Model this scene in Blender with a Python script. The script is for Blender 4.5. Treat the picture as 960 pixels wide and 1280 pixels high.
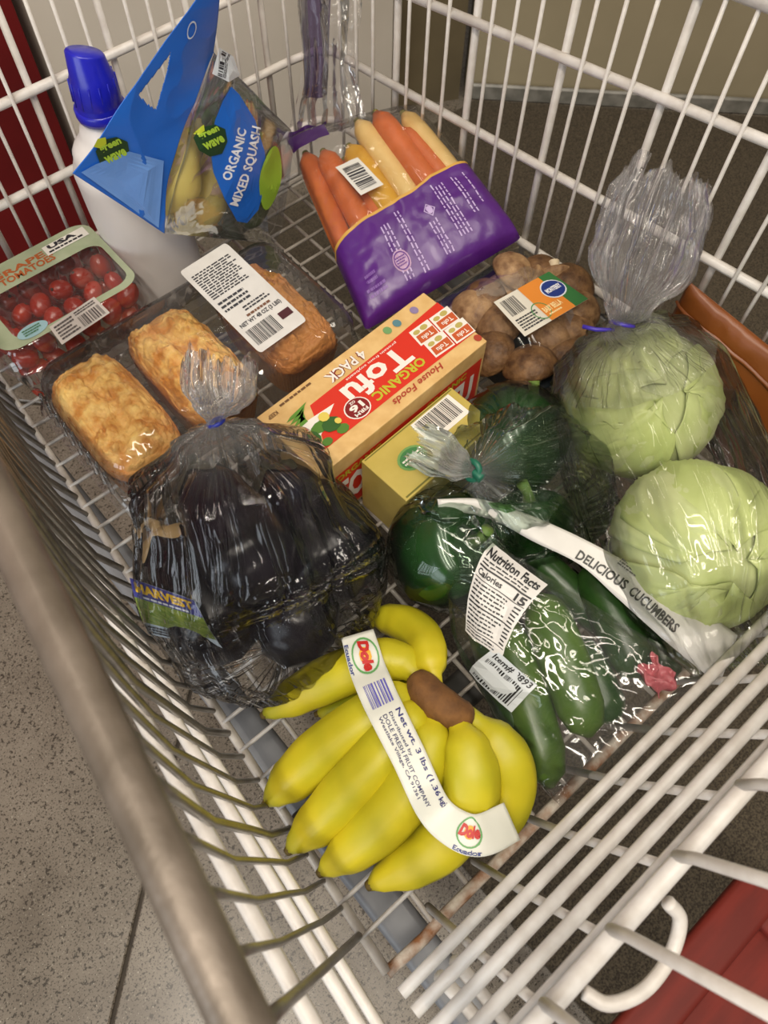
import bpy, bmesh, math, random
from mathutils import Vector, Matrix, noise
from math import sin, cos, pi, sqrt, atan2, radians

for o in list(bpy.data.objects):
    bpy.data.objects.remove(o, do_unlink=True)
SC = bpy.context.scene
COL = SC.collection
rng = random.Random(7)

# ------------------------------------------------------------------ camera
# origin = point of the basket floor straight below the lens; +Y runs to the nose of the cart, +X across it
FPX, CAMH, FLOOR_Z = 988.0, 0.80, -0.45
_D = Vector((-15, 520, FPX)).normalized()
_X = Vector((2370, -1810, FPX)); _X = (_X - _D * _X.dot(_D)).normalized()
_Z = -_D
_Y = _Z.cross(_X)
ROT = Matrix((_X, _Y, _Z))            # world = ROT @ (right, down, forward)
EYE = Vector((0, 0, CAMH))
cam = bpy.data.cameras.new('camera')
cam.sensor_fit = 'AUTO'; cam.sensor_width = 36.0; cam.lens = FPX * 36.0 / 1280.0
cam.clip_start = 0.02
cam.dof.use_dof = True; cam.dof.focus_distance = 0.80; cam.dof.aperture_fstop = 9.0
cob = bpy.data.objects.new('camera', cam); COL.objects.link(cob)
m = Matrix((ROT.col[0], -ROT.col[1], -ROT.col[2])).transposed().to_4x4()
m.translation = EYE
cob.matrix_world = m
SC.camera = cob

def ray(px, py): return ROT @ Vector((px - 480, py - 640, FPX))
def P(px, py, z=0.0):
    r = ray(px, py); return EYE + r * ((CAMH - z) / -r.z)
def PX(px, py, a, s=0.0):
    r = ray(px, py); return EYE + r * (a / (r.x - s * r.y))
def PY(px, py, b):
    r = ray(px, py); return EYE + r * (b / r.y)
def proj(p):
    c = ROT.transposed() @ (Vector(p) - EYE); return Vector((480 + FPX * c.x / c.z, 640 + FPX * c.y / c.z))

# ------------------------------------------------------------------ view + light
vs = SC.view_settings
vs.view_transform = 'Standard'; vs.look = 'None'; vs.gamma = 1.0; vs.use_curve_mapping = False
vs.exposure = -0.08
SC.cycles.transparent_max_bounces = 32
SC.cycles.max_bounces = 10
W = bpy.data.worlds.new('store_ambient'); SC.world = W; W.use_nodes = True
W.node_tree.nodes['Background'].inputs[0].default_value = (1.0, 0.93, 0.84, 1)
W.node_tree.nodes['Background'].inputs[1].default_value = 0.19

def area(name, loc, target, sx, sy, power, col):
    l = bpy.data.lights.new(name, 'AREA'); l.shape = 'RECTANGLE'; l.size = sx; l.size_y = sy
    l.energy = power; l.color = col
    o = bpy.data.objects.new(name, l); COL.objects.link(o); o.location = loc
    o.rotation_euler = (Vector(target) - Vector(loc)).to_track_quat('-Z', 'Y').to_euler()
    return o
# ceiling strip lamps of the shop and the daylight of the entrance beside the cart
WARM = (1.0, 0.91, 0.78)
for lx_, ly_, pw in ((-1.5, -0.6, 26), (-0.75, -0.5, 50), (0.05, -0.7, 18), (0.8, -0.7, 22), (0.1, 1.0, 11), (1.9, -0.4, 8)):
    area('ceiling_strip_lamp', (lx_, ly_, 2.75), (lx_, ly_, 0), 0.12, 1.9, pw, WARM)
area('entrance_daylight', (-3.4, -0.5, 1.0), (0, 0.1, -0.1), 2.6, 1.6, 62, (0.84, 0.92, 1.0))

# ------------------------------------------------------------------ materials
def lin(h):
    h = h.lstrip('#'); v = [int(h[i:i + 2], 16) / 255 for i in (0, 2, 4)]
    return tuple(x / 12.92 if x <= .04045 else ((x + .055) / 1.055) ** 2.4 for x in v) + (1,)
def N(nt, t, **kw):
    n = nt.nodes.new(t)
    for k, v in kw.items(): setattr(n, k, v)
    return n
def mat(name, c, rough=.5, c2=None, ns=20, metal=0, bump=0, bs=60, spec=.5, detail=4, stretch=None, coat=0, sss=0,
        lo=.35, hi=.65, trans=0):
    m = bpy.data.materials.new(name); m.use_nodes = True; nt = m.node_tree
    b = nt.nodes['Principled BSDF']; L = nt.links.new
    b.inputs['Base Color'].default_value = lin(c); b.inputs['Roughness'].default_value = rough
    b.inputs['Metallic'].default_value = metal; b.inputs['Specular IOR Level'].default_value = spec
    b.inputs['Coat Weight'].default_value = coat
    if sss:
        b.inputs['Subsurface Weight'].default_value = sss; b.inputs['Subsurface Radius'].default_value = (.01, .006, .003)
        b.inputs['Subsurface Scale'].default_value = .5
    tc = N(nt, 'ShaderNodeTexCoord'); mp = N(nt, 'ShaderNodeMapping'); L(tc.outputs['Object'], mp.inputs[0])
    if stretch: mp.inputs['Scale'].default_value = stretch
    if c2:
        n = N(nt, 'ShaderNodeTexNoise'); n.inputs['Scale'].default_value = ns; n.inputs['Detail'].default_value = detail
        L(mp.outputs[0], n.inputs['Vector'])
        r = N(nt, 'ShaderNodeValToRGB'); r.color_ramp.elements[0].color = lin(c); r.color_ramp.elements[1].color = lin(c2)
        r.color_ramp.elements[0].position = lo; r.color_ramp.elements[1].position = hi
        L(n.outputs['Fac'], r.inputs[0]); L(r.outputs[0], b.inputs['Base Color'])
    if bump:
        n2 = N(nt, 'ShaderNodeTexNoise'); n2.inputs['Scale'].default_value = bs; n2.inputs['Detail'].default_value = 5
        L(mp.outputs[0], n2.inputs['Vector'])
        bp = N(nt, 'ShaderNodeBump'); bp.inputs['Strength'].default_value = bump; bp.inputs['Distance'].default_value = .004
        L(n2.outputs['Fac'], bp.inputs['Height']); L(bp.outputs[0], b.inputs['Normal'])
    return m
def film(name, tint='#ffffff', base=.03, gain=.75, rough=.1, haze=.03, bump=.6, bs=24, stretch=None, hazecol='#ffffff', uv=None, gather=None):
    """thin clear plastic: see-through, with a glossy skin that grows towards grazing angles, a little milky"""
    m = bpy.data.materials.new(name); m.use_nodes = True; nt = m.node_tree; L = nt.links.new
    nt.nodes.remove(nt.nodes['Principled BSDF']); out = nt.nodes['Material Output']
    tc = N(nt, 'ShaderNodeTexCoord'); mp = N(nt, 'ShaderNodeMapping'); L(tc.outputs['Object'], mp.inputs[0])
    if stretch: mp.inputs['Scale'].default_value = stretch
    if uv:
        L(tc.outputs['UV'], mp.inputs[0]); mp.inputs['Scale'].default_value = (uv[0], uv[1], 1); bs = 1
    n = N(nt, 'ShaderNodeTexNoise'); n.inputs['Scale'].default_value = bs; n.inputs['Detail'].default_value = 2
    n.inputs['Distortion'].default_value = .8
    L(mp.outputs[0], n.inputs['Vector'])
    ab = N(nt, 'ShaderNodeMath', operation='SUBTRACT'); ab.inputs[1].default_value = .5; L(n.outputs['Fac'], ab.inputs[0])
    ab2 = N(nt, 'ShaderNodeMath', operation='ABSOLUTE'); L(ab.outputs[0], ab2.inputs[0])
    sq = N(nt, 'ShaderNodeMath', operation='POWER'); sq.inputs[1].default_value = .6; L(ab2.outputs[0], sq.inputs[0])
    bp = N(nt, 'ShaderNodeBump'); bp.inputs['Strength'].default_value = bump; bp.inputs['Distance'].default_value = .012
    bp.invert = True
    L(sq.outputs[0], bp.inputs['Height'])
    fr = N(nt, 'ShaderNodeFresnel'); fr.inputs['IOR'].default_value = 1.5; L(bp.outputs[0], fr.inputs['Normal'])
    mu = N(nt, 'ShaderNodeMath', operation='MULTIPLY_ADD'); mu.inputs[1].default_value = gain; mu.inputs[2].default_value = base
    mu.use_clamp = True
    L(fr.outputs[0], mu.inputs[0])
    tr = N(nt, 'ShaderNodeBsdfTransparent'); tr.inputs[0].default_value = lin(tint)
    gl = N(nt, 'ShaderNodeBsdfGlossy'); gl.inputs['Roughness'].default_value = rough; L(bp.outputs[0], gl.inputs['Normal'])
    df = N(nt, 'ShaderNodeBsdfDiffuse'); df.inputs[0].default_value = lin(hazecol)
    tl = N(nt, 'ShaderNodeBsdfTranslucent'); tl.inputs[0].default_value = lin(hazecol)
    hz = N(nt, 'ShaderNodeMixShader'); hz.inputs[0].default_value = .5; L(df.outputs[0], hz.inputs[1]); L(tl.outputs[0], hz.inputs[2])
    m1 = N(nt, 'ShaderNodeMixShader'); m1.inputs[0].default_value = haze; L(tr.outputs[0], m1.inputs[1]); L(hz.outputs[0], m1.inputs[2])
    if gather:   # the film is milkier where it is gathered into many layers
        c_, w_, a_ = gather; sx = N(nt, 'ShaderNodeSeparateXYZ'); L(tc.outputs['UV'], sx.inputs[0])
        mr = N(nt, 'ShaderNodeMapRange', interpolation_type='SMOOTHSTEP'); mr.inputs[1].default_value = c_; mr.inputs[2].default_value = c_ + w_
        mr.inputs[3].default_value = haze + a_; mr.inputs[4].default_value = haze
        L(sx.outputs['Y'], mr.inputs[0]); L(mr.outputs[0], m1.inputs[0])
    m2 = N(nt, 'ShaderNodeMixShader'); L(mu.outputs[0], m2.inputs[0]); L(m1.outputs[0], m2.inputs[1]); L(gl.outputs[0], m2.inputs[2])
    L(m2.outputs[0], out.inputs['Surface'])
    return m

# ------------------------------------------------------------------ mesh helpers
ORG = {}
def link(o, parent, org):
    COL.objects.link(o)
    po = ORG.get(parent.name_full, Vector()) if parent else Vector()
    if parent: o.parent = parent
    o.location = org - po
    ORG[o.name_full] = org.copy()
def thing(name, label, cat, loc, group=None):
    o = bpy.data.objects.new(name, None); o.empty_display_size = .02
    link(o, None, Vector(loc)); o['label'] = label; o['category'] = cat
    if group: o['group'] = group
    return o
def tag(o, label, cat, group=None):
    o['label'] = label; o['category'] = cat
    if group: o['group'] = group
    return o
def mesh(name, vf, material, parent=None, smooth=True, label=None, solid=0, sub=0, kind=None, uvs=None):
    verts, faces = vf[:2]
    if len(vf) > 2: uvs = vf[2]
    verts = [Vector(v) for v in verts]
    lo = Vector([min(v[i] for v in verts) for i in range(3)]); hi = Vector([max(v[i] for v in verts) for i in range(3)])
    org = Vector(((lo.x + hi.x) / 2, (lo.y + hi.y) / 2, lo.z))
    me = bpy.data.meshes.new(name)
    me.from_pydata([v - org for v in verts], [], faces); me.validate()
    bm = bmesh.new(); bm.from_mesh(me); bmesh.ops.recalc_face_normals(bm, faces=bm.faces); bm.to_mesh(me); bm.free()
    if smooth: me.polygons.foreach_set('use_smooth', [True] * len(me.polygons))
    me.materials.append(material)
    if uvs:
        lay = me.uv_layers.new(name='film')
        for l in me.loops: lay.data[l.index].uv = uvs[l.vertex_index]
    o = bpy.data.objects.new(name, me); link(o, parent, org)
    if label: o['label'] = label
    if kind: o['kind'] = kind
    if solid:
        md = o.modifiers.new('thickness', 'SOLIDIFY'); md.thickness = solid; md.offset = 0
    if sub:
        md = o.modifiers.new('smooth', 'SUBSURF'); md.levels = sub; md.render_levels = sub
    return o
def join(*vfs):
    V, F = [], []
    for v, f in vfs:
        k = len(V); V += list(v); F += [tuple(i + k for i in q) for q in f]
    return V, F
def xf(vf, M): return [M @ Vector(v) for v in vf[0]], vf[1]
def frame(t, up=None):
    t = t.normalized(); up = up or (Vector((0, 0, 1)) if abs(t.z) < .9 else Vector((0, 1, 0)))
    a = up.cross(t); a = a.normalized() if a.length > 1e-6 else t.orthogonal().normalized()
    return a, t.cross(a)
def tube(path, r, n=8, cap=True, closed=False):
    path = [Vector(p) for p in path]; k = len(path); V, F = [], []
    a = None
    for i, p in enumerate(path):
        t = (path[(i + 1) % k] - path[i - 1]) if closed else (path[min(i + 1, k - 1)] - path[max(i - 1, 0)])
        t = t.normalized()
        if a is None: a, b = frame(t)
        else:
            a = (a - t * a.dot(t)).normalized(); b = t.cross(a)
        rr = r[i] if isinstance(r, (list, tuple)) else r
        for j in range(n):
            w = 2 * pi * j / n; V.append(p + (a * cos(w) + b * sin(w)) * rr)
    for i in range(k if closed else k - 1):
        for j in range(n):
            i2 = (i + 1) % k
            F.append((i * n + j, i * n + (j + 1) % n, i2 * n + (j + 1) % n, i2 * n + j))
    if cap and not closed:
        F.append(tuple(range(n))[::-1]); F.append(tuple((k - 1) * n + j for j in range(n)))
    return V, F
def spline(pts, m=8):
    pts = [Vector(p) for p in pts]; q = [pts[0] * 2 - pts[1]] + pts + [pts[-1] * 2 - pts[-2]]; out = []
    for i in range(1, len(q) - 2):
        for j in range(m):
            t = j / m; a, b, c, d = q[i - 1:i + 3]
            out.append(.5 * ((2 * b) + (c - a) * t + (2 * a - 5 * b + 4 * c - d) * t * t + (3 * b - a - 3 * c + d) * t ** 3))
    out.append(pts[-1]); return out
def interp(keys, t):
    for (a, x), (b, y) in zip(keys, keys[1:]):
        if t <= b:
            s = (t - a) / (b - a) if b > a else 0; s = s * s * (3 - 2 * s); return x + (y - x) * s
    return keys[-1][1]
def lathe(prof, n=24, M=None):
    V, F = [], []
    for r, z in prof:
        for j in range(n): V.append(Vector((r * cos(2 * pi * j / n), r * sin(2 * pi * j / n), z)))
    for i in range(len(prof) - 1):
        for j in range(n): F.append((i * n + j, i * n + (j + 1) % n, (i + 1) * n + (j + 1) % n, (i + 1) * n + j))
    F.append(tuple(range(n))[::-1]); F.append(tuple((len(prof) - 1) * n + j for j in range(n)))
    return xf((V, F), M) if M else (V, F)
def grid(fn, nu, nv, u0=0, u1=1, v0=0, v1=1, closeu=False):
    V, F = [], []
    for j in range(nv + 1):
        for i in range(nu + (0 if closeu else 1)):
            V.append(Vector(fn(u0 + (u1 - u0) * i / nu, v0 + (v1 - v0) * j / nv)))
    w = nu if closeu else nu + 1
    for j in range(nv):
        for i in range(nu):
            i2 = (i + 1) % w if closeu else i + 1
            F.append((j * w + i, j * w + i2, (j + 1) * w + i2, (j + 1) * w + i))
    return V, F
def box(x0, x1, y0, y1, z0, z1, bev=0, seg=2):
    bm = bmesh.new(); bmesh.ops.create_cube(bm, size=1)
    for v in bm.verts: v.co = Vector((x0 + (v.co.x + .5) * (x1 - x0), y0 + (v.co.y + .5) * (y1 - y0), z0 + (v.co.z + .5) * (z1 - z0)))
    if bev: bmesh.ops.bevel(bm, geom=list(bm.edges), offset=bev, segments=seg, affect='EDGES', profile=.5)
    bm.verts.index_update(); V = [v.co.copy() for v in bm.verts]; F = [tuple(v.index for v in f.verts) for f in bm.faces]; bm.free()
    return V, F
def ellip(c, rx, ry, rz, nu=24, nv=14, M=None, bumpf=None):
    V, F = [], []
    for j in range(nv + 1):
        th = pi * j / nv
        for i in range(nu):
            ph = 2 * pi * i / nu; d = Vector((sin(th) * cos(ph), sin(th) * sin(ph), cos(th)))
            k = 1 + (bumpf(d) if bumpf else 0)
            v = Vector((d.x * rx * k, d.y * ry * k, d.z * rz * k))
            V.append((M @ v if M else v) + Vector(c))
    for j in range(nv):
        for i in range(nu): F.append((j * nu + i, j * nu + (i + 1) % nu, (j + 1) * nu + (i + 1) % nu, (j + 1) * nu + i))
    return V, F
def nz(p, s, seed=0): return noise.noise(Vector(p) * s + Vector((seed * 7.3, seed * 3.1, seed * 1.7)))
def ridge(p, s, seed=0): return 1 - abs(nz(p, s, seed)) * 2

# ------------------------------------------------------------------ print on surfaces
_tc = {}
def text2d(s, bold=0.0, shear=0.0):
    k = (s, bold, shear)
    if k in _tc: return _tc[k]
    cu = bpy.data.curves.new('t', 'FONT'); cu.body = s; cu.size = 1; cu.offset = bold; cu.shear = shear; cu.resolution_u = 2
    ob = bpy.data.objects.new('t', cu); me = ob.to_mesh()
    V = [(v.co.x, v.co.y) for v in me.vertices]; F = [tuple(p.vertices) for p in me.polygons]
    ob.to_mesh_clear(); bpy.data.objects.remove(ob); bpy.data.curves.remove(cu)
    x0 = min(v[0] for v in V); x1 = max(v[0] for v in V); y0 = min(v[1] for v in V); y1 = max(v[1] for v in V)
    V = [((x - x0) / max(x1 - x0, 1e-6), (y - y0) / max(y1 - y0, 1e-6)) for x, y in V]
    _tc[k] = (V, F); return V, F
def plane_fn(A, B, D):
    """A = bottom-left, B = bottom-right, D = top-left of the printed face as it reads; u right, v up in 0..1"""
    A, B, D = Vector(A), Vector(B), Vector(D); n = (B - A).cross(D - A).normalized()
    return lambda u, v, e=0: A + (B - A) * u + (D - A) * v + n * e
class Print:
    def __init__(s, fn): s.fn = fn; s.V = []; s.F = []
    def add(s, V, F):
        k = len(s.V); s.V += V; s.F += [tuple(i + k for i in f) for f in F]; return s
    def rect(s, u0, v0, u1, v1, nu=1, nv=1):
        V, F = grid(lambda a, b: (a, b, 0), nu, nv, u0, u1, v0, v1); return s.add([(v.x, v.y) for v in V], F)
    def text(s, t, u0, v0, u1, v1, bold=.0, rot=0, shear=0, asp=1):
        V, F = text2d(t, bold, shear); cu, cv = (u0 + u1) / 2, (v0 + v1) / 2; w, h = u1 - u0, v1 - v0
        c, q = cos(rot), sin(rot)
        return s.add([(cu + ((x - .5) * w * c - (y - .5) * h * asp * q), cv + ((x - .5) * w * q / asp + (y - .5) * h * c)) for x, y in V], F)
    def poly(s, pts, rings=3):
        n = len(pts); cu = sum(p[0] for p in pts) / n; cv = sum(p[1] for p in pts) / n
        V = [(cu, cv)]; F = []
        for r in range(1, rings + 1):
            for p in pts: V.append((cu + (p[0] - cu) * r / rings, cv + (p[1] - cv) * r / rings))
        for i in range(n): F.append((0, 1 + i, 1 + (i + 1) % n))
        for r in range(rings - 1):
            for i in range(n):
                a = 1 + r * n; F.append((a + i, a + n + i, a + n + (i + 1) % n, a + (i + 1) % n))
        return s.add(V, F)
    def disc(s, cu, cv, ru, rv, n=20, rot=0):
        return s.poly([(cu + ru * cos(2 * pi * i / n), cv + rv * sin(2 * pi * i / n)) for i in range(n)], 2)
    def ring(s, cu, cv, ru, rv, k=.88, n=24):
        V = []; F = []
        for i in range(n):
            w = 2 * pi * i / n; V += [(cu + ru * cos(w), cv + rv * sin(w)), (cu + ru * k * cos(w), cv + rv * k * sin(w))]
        for i in range(n): j = (i + 1) % n; F.append((2 * i, 2 * j, 2 * j + 1, 2 * i + 1))
        return s.add(V, F)
    def lines(s, u0, v0, u1, v1, rows, fill=.55, words=True, seed=1):
        r = random.Random(seed); h = (v1 - v0) / rows
        for k in range(rows):
            y = v1 - (k + .5) * h; x = u0; end = u1 - (u1 - u0) * r.random() * .25
            while x < end:
                w = (u1 - u0) * r.uniform(.05, .16) if words else end - x
                w = min(w, end - x); s.rect(x, y - h * fill / 2, x + w, y + h * fill / 2); x += w + (u1 - u0) * .025
        return s
    def bars(s, u0, v0, u1, v1, n=28, vert=True, seed=2):
        r = random.Random(seed); ws = [r.choice((1, 1, 2, 3)) for _ in range(2 * n)]; T = sum(ws); x = 0
        for i, w in enumerate(ws):
            if i % 2 == 0:
                a, b = x / T, (x + w) / T
                if vert: s.rect(u0 + (u1 - u0) * a, v0, u0 + (u1 - u0) * b, v1)
                else: s.rect(u0, v0 + (v1 - v0) * a, u1, v0 + (v1 - v0) * b)
            x += w
        return s
    def build(s, name, material, parent, e=.0004, label=None):
        return mesh(name, ([s.fn(u, v, e) for u, v in s.V], s.F), material, parent, smooth=False, label=label)
def surf_fn(f):
    """wrap f(u,v)->point so that (u,v,e) lifts by e along the surface normal"""
    def g(u, v, e=0):
        p = f(u, v)
        if not e: return p
        d = .004; n = (f(u + d, v) - f(u - d, v)).cross(f(u, v + d) - f(u, v - d))
        return p + n.normalized() * e
    return g
INK = {}
def ink(h, rough=.45):
    if (h, rough) not in INK: INK[(h, rough)] = mat('ink_' + h.strip('#'), h, rough)
    return INK[(h, rough)]
def pillow(A, B, C, D, top, bot, wr=.004, seed=1, ws=30, e1=.55):
    """A top-left, B top-right, C bottom-right, D bottom-left as the pouch reads; u right, v UP 0..1; returns top and bottom fns"""
    A, B, C, D = map(Vector, (A, B, C, D)); n = (C - D).cross(A - D).normalized()
    def prof(t): t = min(max(t, 0), 1); return max(sin(pi * t), 0) ** e1
    def base(u, v): return (D * (1 - u) + C * u) * (1 - v) + (A * (1 - u) + B * u) * v
    def tf(u, v):
        p = base(u, v); k = prof(u) * prof(v)
        w = (ridge(p, ws, seed) * .6 + ridge(p, ws * 2.3, seed + 1) * .4) * wr
        return p + n * (top * k + w * min(1, k * 3 + .3))
    def bf(u, v):
        p = base(u, v); k = prof(u) * prof(v); w = ridge(p, ws, seed + 3) * wr
        return p - n * (bot * k + w * min(1, k * 2))
    return tf, bf
def bag_tube(path, radii, up, nseg=90, nang=96, pleat=None, seed=1, wr=.002, ws=40, m=8, avoid=(), rag=0):
    """film bag swept along a curved path; radii = (t, a, b) keys; pleat = (t, amplitude) keys of sharp folds running along the bag"""
    pts = spline(path, m); L = len(pts) - 1
    ka = [(t, a) for t, a, b in radii]; kb = [(t, b) for t, a, b in radii]; pl = pleat or [(0, 0), (1, 0)]
    r = random.Random(seed); ph = [(2 * r.randint(4, 6), r.random() * 6.3), (2 * r.randint(8, 11), r.random() * 6.3), (2 * r.randint(14, 19), r.random() * 6.3)]
    up = Vector(up).normalized(); V = []; F = []; UV = []
    for j in range(nseg + 1):
        t = j / nseg; x = t * L; i = min(int(x), L - 1); p = pts[i].lerp(pts[i + 1], x - i)
        i0 = max(int(x) - 2, 0); i1 = min(int(x) + 3, L); tg = (pts[i1] - pts[i0]).normalized()
        a = up.cross(tg).normalized(); b = tg.cross(a)
        ra, rb, am = interp(ka, t), interp(kb, t), interp(pl, t)
        for k in range(nang):
            w = 2 * pi * k / nang
            f = sum((abs(sin(n * w / 2 + q + .5 * sin(2.2 * t * n * .2))) - .5) * c for (n, q), c in zip(ph, (.5, .35, .25)))
            d = 1 + am * f * 2
            v = p + a * (cos(w) * ra * d) + b * (sin(w) * rb * d)
            v += (a * cos(w) + b * sin(w)) * wr * ridge(v, ws, seed)
            if rag and t < .14: v += tg * rag * (1 - t / .14) * (nz((cos(w) * 2.2, sin(w) * 2.2, seed), 1) + .5 * nz((cos(w) * 6, sin(w) * 6, seed), 1))
            for c, cr in avoid:
                q = v - c; l = q.length
                if l < cr + .0035: v = c + q * ((cr + .0035) / max(l, 1e-5))
            V.append(v); UV.append((k / nang, t))
    for j in range(nseg):
        for k in range(nang): F.append((j * nang + k, j * nang + (k + 1) % nang, (j + 1) * nang + (k + 1) % nang, (j + 1) * nang + k))
    return V, F, UV

def uvs_(f, px, py):
    """(u,v) on the surface f that shows at a pixel of the photograph"""
    u = v = .5; d = .01
    for _ in range(25):
        p = proj(f(u, v)); e = Vector((px, py)) - p; a = (proj(f(u + d, v)) - p) / d; b = (proj(f(u, v + d)) - p) / d
        det = a.x * b.y - a.y * b.x
        if abs(det) < 1e-6: break
        u += .7 * (e.x * b.y - e.y * b.x) / det; v += .7 * (a.x * e.y - a.y * e.x) / det
        u = min(max(u, -.15), 1.15); v = min(max(v, -.15), 1.15)
    return u, v
# ================================================================== SETTING
def concrete(name, c1, c2, speck, rough):
    m = bpy.data.materials.new(name); m.use_nodes = True; nt = m.node_tree; L = nt.links.new
    b = nt.nodes['Principled BSDF']; b.inputs['Roughness'].default_value = rough
    tc = N(nt, 'ShaderNodeTexCoord')
    n = N(nt, 'ShaderNodeTexNoise'); n.inputs['Scale'].default_value = 9; n.inputs['Detail'].default_value = 6; L(tc.outputs['Object'], n.inputs['Vector'])
    r = N(nt, 'ShaderNodeValToRGB'); r.color_ramp.elements[0].color = lin(c1); r.color_ramp.elements[1].color = lin(c2)
    r.color_ramp.elements[0].position = .35; r.color_ramp.elements[1].position = .65; L(n.outputs['Fac'], r.inputs[0])
    mx = r.outputs[0]
    for sc_, lo, hi, col in ((230, .33, .40, speck), (420, .33, .42, speck), (320, .27, .33, '#a39c8e')):
        v = N(nt, 'ShaderNodeTexNoise'); v.inputs['Scale'].default_value = sc_; v.inputs['Detail'].default_value = 1; L(tc.outputs['Object'], v.inputs['Vector'])
        rr = N(nt, 'ShaderNodeMapRange'); rr.inputs[1].default_value = lo; rr.inputs[2].default_value = hi
        rr.inputs[3].default_value = .85; rr.inputs[4].default_value = 0; L(v.outputs['Fac'], rr.inputs[0])
        q = N(nt, 'ShaderNodeMixRGB'); q.inputs[2].default_value = lin(col); L(rr.outputs[0], q.inputs[0]); L(mx, q.inputs[1]); mx = q.outputs[0]
    L(mx, b.inputs['Base Color'])
    return m
CONC = concrete('speckled_concrete', '#6b6257', '#837a6e', '#2c261f', .27)
flo = mesh('floor', box(-3.2, 3.2, -2.6, 3.0, -.60, -.456), mat('joint_grout', '#3a342e', .9, '#4a4238', 40))
flo['kind'] = 'structure'
ja, jb = P(140, 1275, FLOOR_Z), P(215, 960, FLOOR_Z); jd = (jb - ja).normalized(); jn = Vector((jd.y, -jd.x, 0))
def slab(s0, s1, t0, t1):
    V, F = box(s0, s1, t0, t1, -.50, FLOOR_Z, .002, 1)
    V = [Vector((ja.x + jd.x * v.y + jn.x * v.x, ja.y + jd.y * v.y + jn.y * v.x, v.z)) for v in V]
    mesh('concrete_slab', (V, F), CONC, flo, smooth=False)
for s0, s1 in ((-1.9, -.003), (.003, 1.9)):
    for t0, t1 in ((-1.9, -.75), (-.744, .95), (.956, 2.6)): slab(s0, s1, t0, t1)
def prism(p, q, th, z0, z1, bev=0):
    """upright slab whose front face runs from p to q on plan, th thick towards its back (left of p->q)"""
    p, q = Vector((p[0], p[1], 0)), Vector((q[0], q[1], 0)); d = (q - p).normalized(); n = Vector((-d.y, d.x, 0)); l = (q - p).length
    V, F = box(0, l, 0, th, z0, z1, bev, 1)
    return [p + d * v.x + n * v.y + Vector((0, 0, v.z)) for v in V], F
def struct(name, vf, m):
    o = mesh(name, vf, m, smooth=False); o['kind'] = 'structure'; return o
MAT_DARK = mat('dark_entrance_carpet', '#332b21', .95, '#5c5242', 330, bump=.5, bs=700, detail=2)
mp_ = [(.15, -1.9), (2.86, -1.9), (2.86, -.3), (1.36, 1.20), (.15, 1.20)]
eo = mesh('entrance_mat', ([(x, y, FLOOR_Z) for x, y in mp_] + [(x, y, FLOOR_Z + .007) for x, y in mp_], [(4, 3, 2, 1, 0), (5, 6, 7, 8, 9)] + [(i, (i + 1) % 5, 5 + (i + 1) % 5, 5 + i) for i in range(5)]), MAT_DARK, smooth=False)
tag(eo, 'dark brown entrance carpet mat on the floor beyond the white cart wires', 'floor mat')
greige = mat('greige_panel_paint', '#ddd3c6', .6, '#d2c8ba', 3)
struct('wall_front', prism((.398, 1.25), (1.13, 1.25), .10, FLOOR_Z, 1.9), greige)
struct('wall_left', prism((-1.4, 1.24), (.378, 1.24), .14, FLOOR_Z, 1.9), mat('deep_red_paint', '#6d0f10', .55, '#5c0a0c', 5))
struct('wall_back', prism((-1.4, 1.40), (1.40, 1.40), .06, FLOOR_Z, 1.9), mat('shadow_gap_paint', '#5d574b', .8, '#50493e', 6))
bw0, bw1 = Vector((1.364, 1.211, 0)), Vector((1.879, .70, 0)); bd = (bw1 - bw0).normalized()
w0, w1 = bw0 - bd * .02, bw0 + bd * 2.4
tan = mat('olive_beige_paint', '#a5987c', .65, '#9a8e73', 4)
struct('wall_right', prism(w0 + Vector((.012, .012, 0)), w1 + Vector((.012, .012, 0)), .1, FLOOR_Z, 1.9), tan)
struct('baseboard_right', prism(w0, w1, .012, FLOOR_Z, FLOOR_Z + .040, .004), mat('baseboard_vinyl', '#8f8b82', .35, '#6d6a62', 30))
struct('trim_1', prism((1.16, 1.33), (1.34, 1.235), .05, FLOOR_Z, 1.9), mat('door_frame_paint', '#6f6248', .6, '#5d523d', 5))

# ================================================================== SHOPPING CART
WHITE = mat('white_powder_coat', '#d9d4ce', .38, '#cbc4bc', 60, spec=.5, bump=.08, bs=260)
WORN = mat('worn_grey_coat', '#a39b92', .35, '#bdb6ad', 45, spec=.5, bump=.1, bs=300)
ZINC = mat('shaded_zinc_wire', '#6f6961', .32, '#8b857c', 40, metal=.6, bump=.1, bs=200)  # zinc grey, with the shade of the backlit left wires darkened into it
RAILM = mat('worn_bare_steel', '#80756a', .40, '#685e53', 30, metal=.35, bump=.12, bs=160)
RUST = mat('rusty_wire', '#8a5a34', .7, '#c9bfb0', 55, bump=.3, bs=200)
TUBE = mat('blue_grey_steel_tube', '#84868a', .45, '#6f7074', 12)
REDP = mat('faded_red_plastic', '#6e1808', .7, '#5c1205', 14, stretch=(1, 6, 1), bump=.05, bs=90)
cart = thing('shopping_cart', 'white wire shopping cart holding all the groceries', 'shopping cart', (.3, .3, FLOOR_Z))
YF, AX, AS = .82, .68, -.08
def xl(y): return -.010 + .074 * y                # left edge of the basket floor
def xr(y): return AX + AS * y
def zrim(y): return .465 - .075 * y
def xlw(y, z):                                    # left wall, floor edge to rail
    k = z / .47; return xl(y) * (1 - k) + (-.055 + .147 * y) * k
def rod(name, a, b, r, m, par, n=8): return mesh(name, tube([a, b], r, n), m, par)
def r1z(y): return .368 - .114 * y
def r2z(y): return .216 - .057 * y
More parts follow.
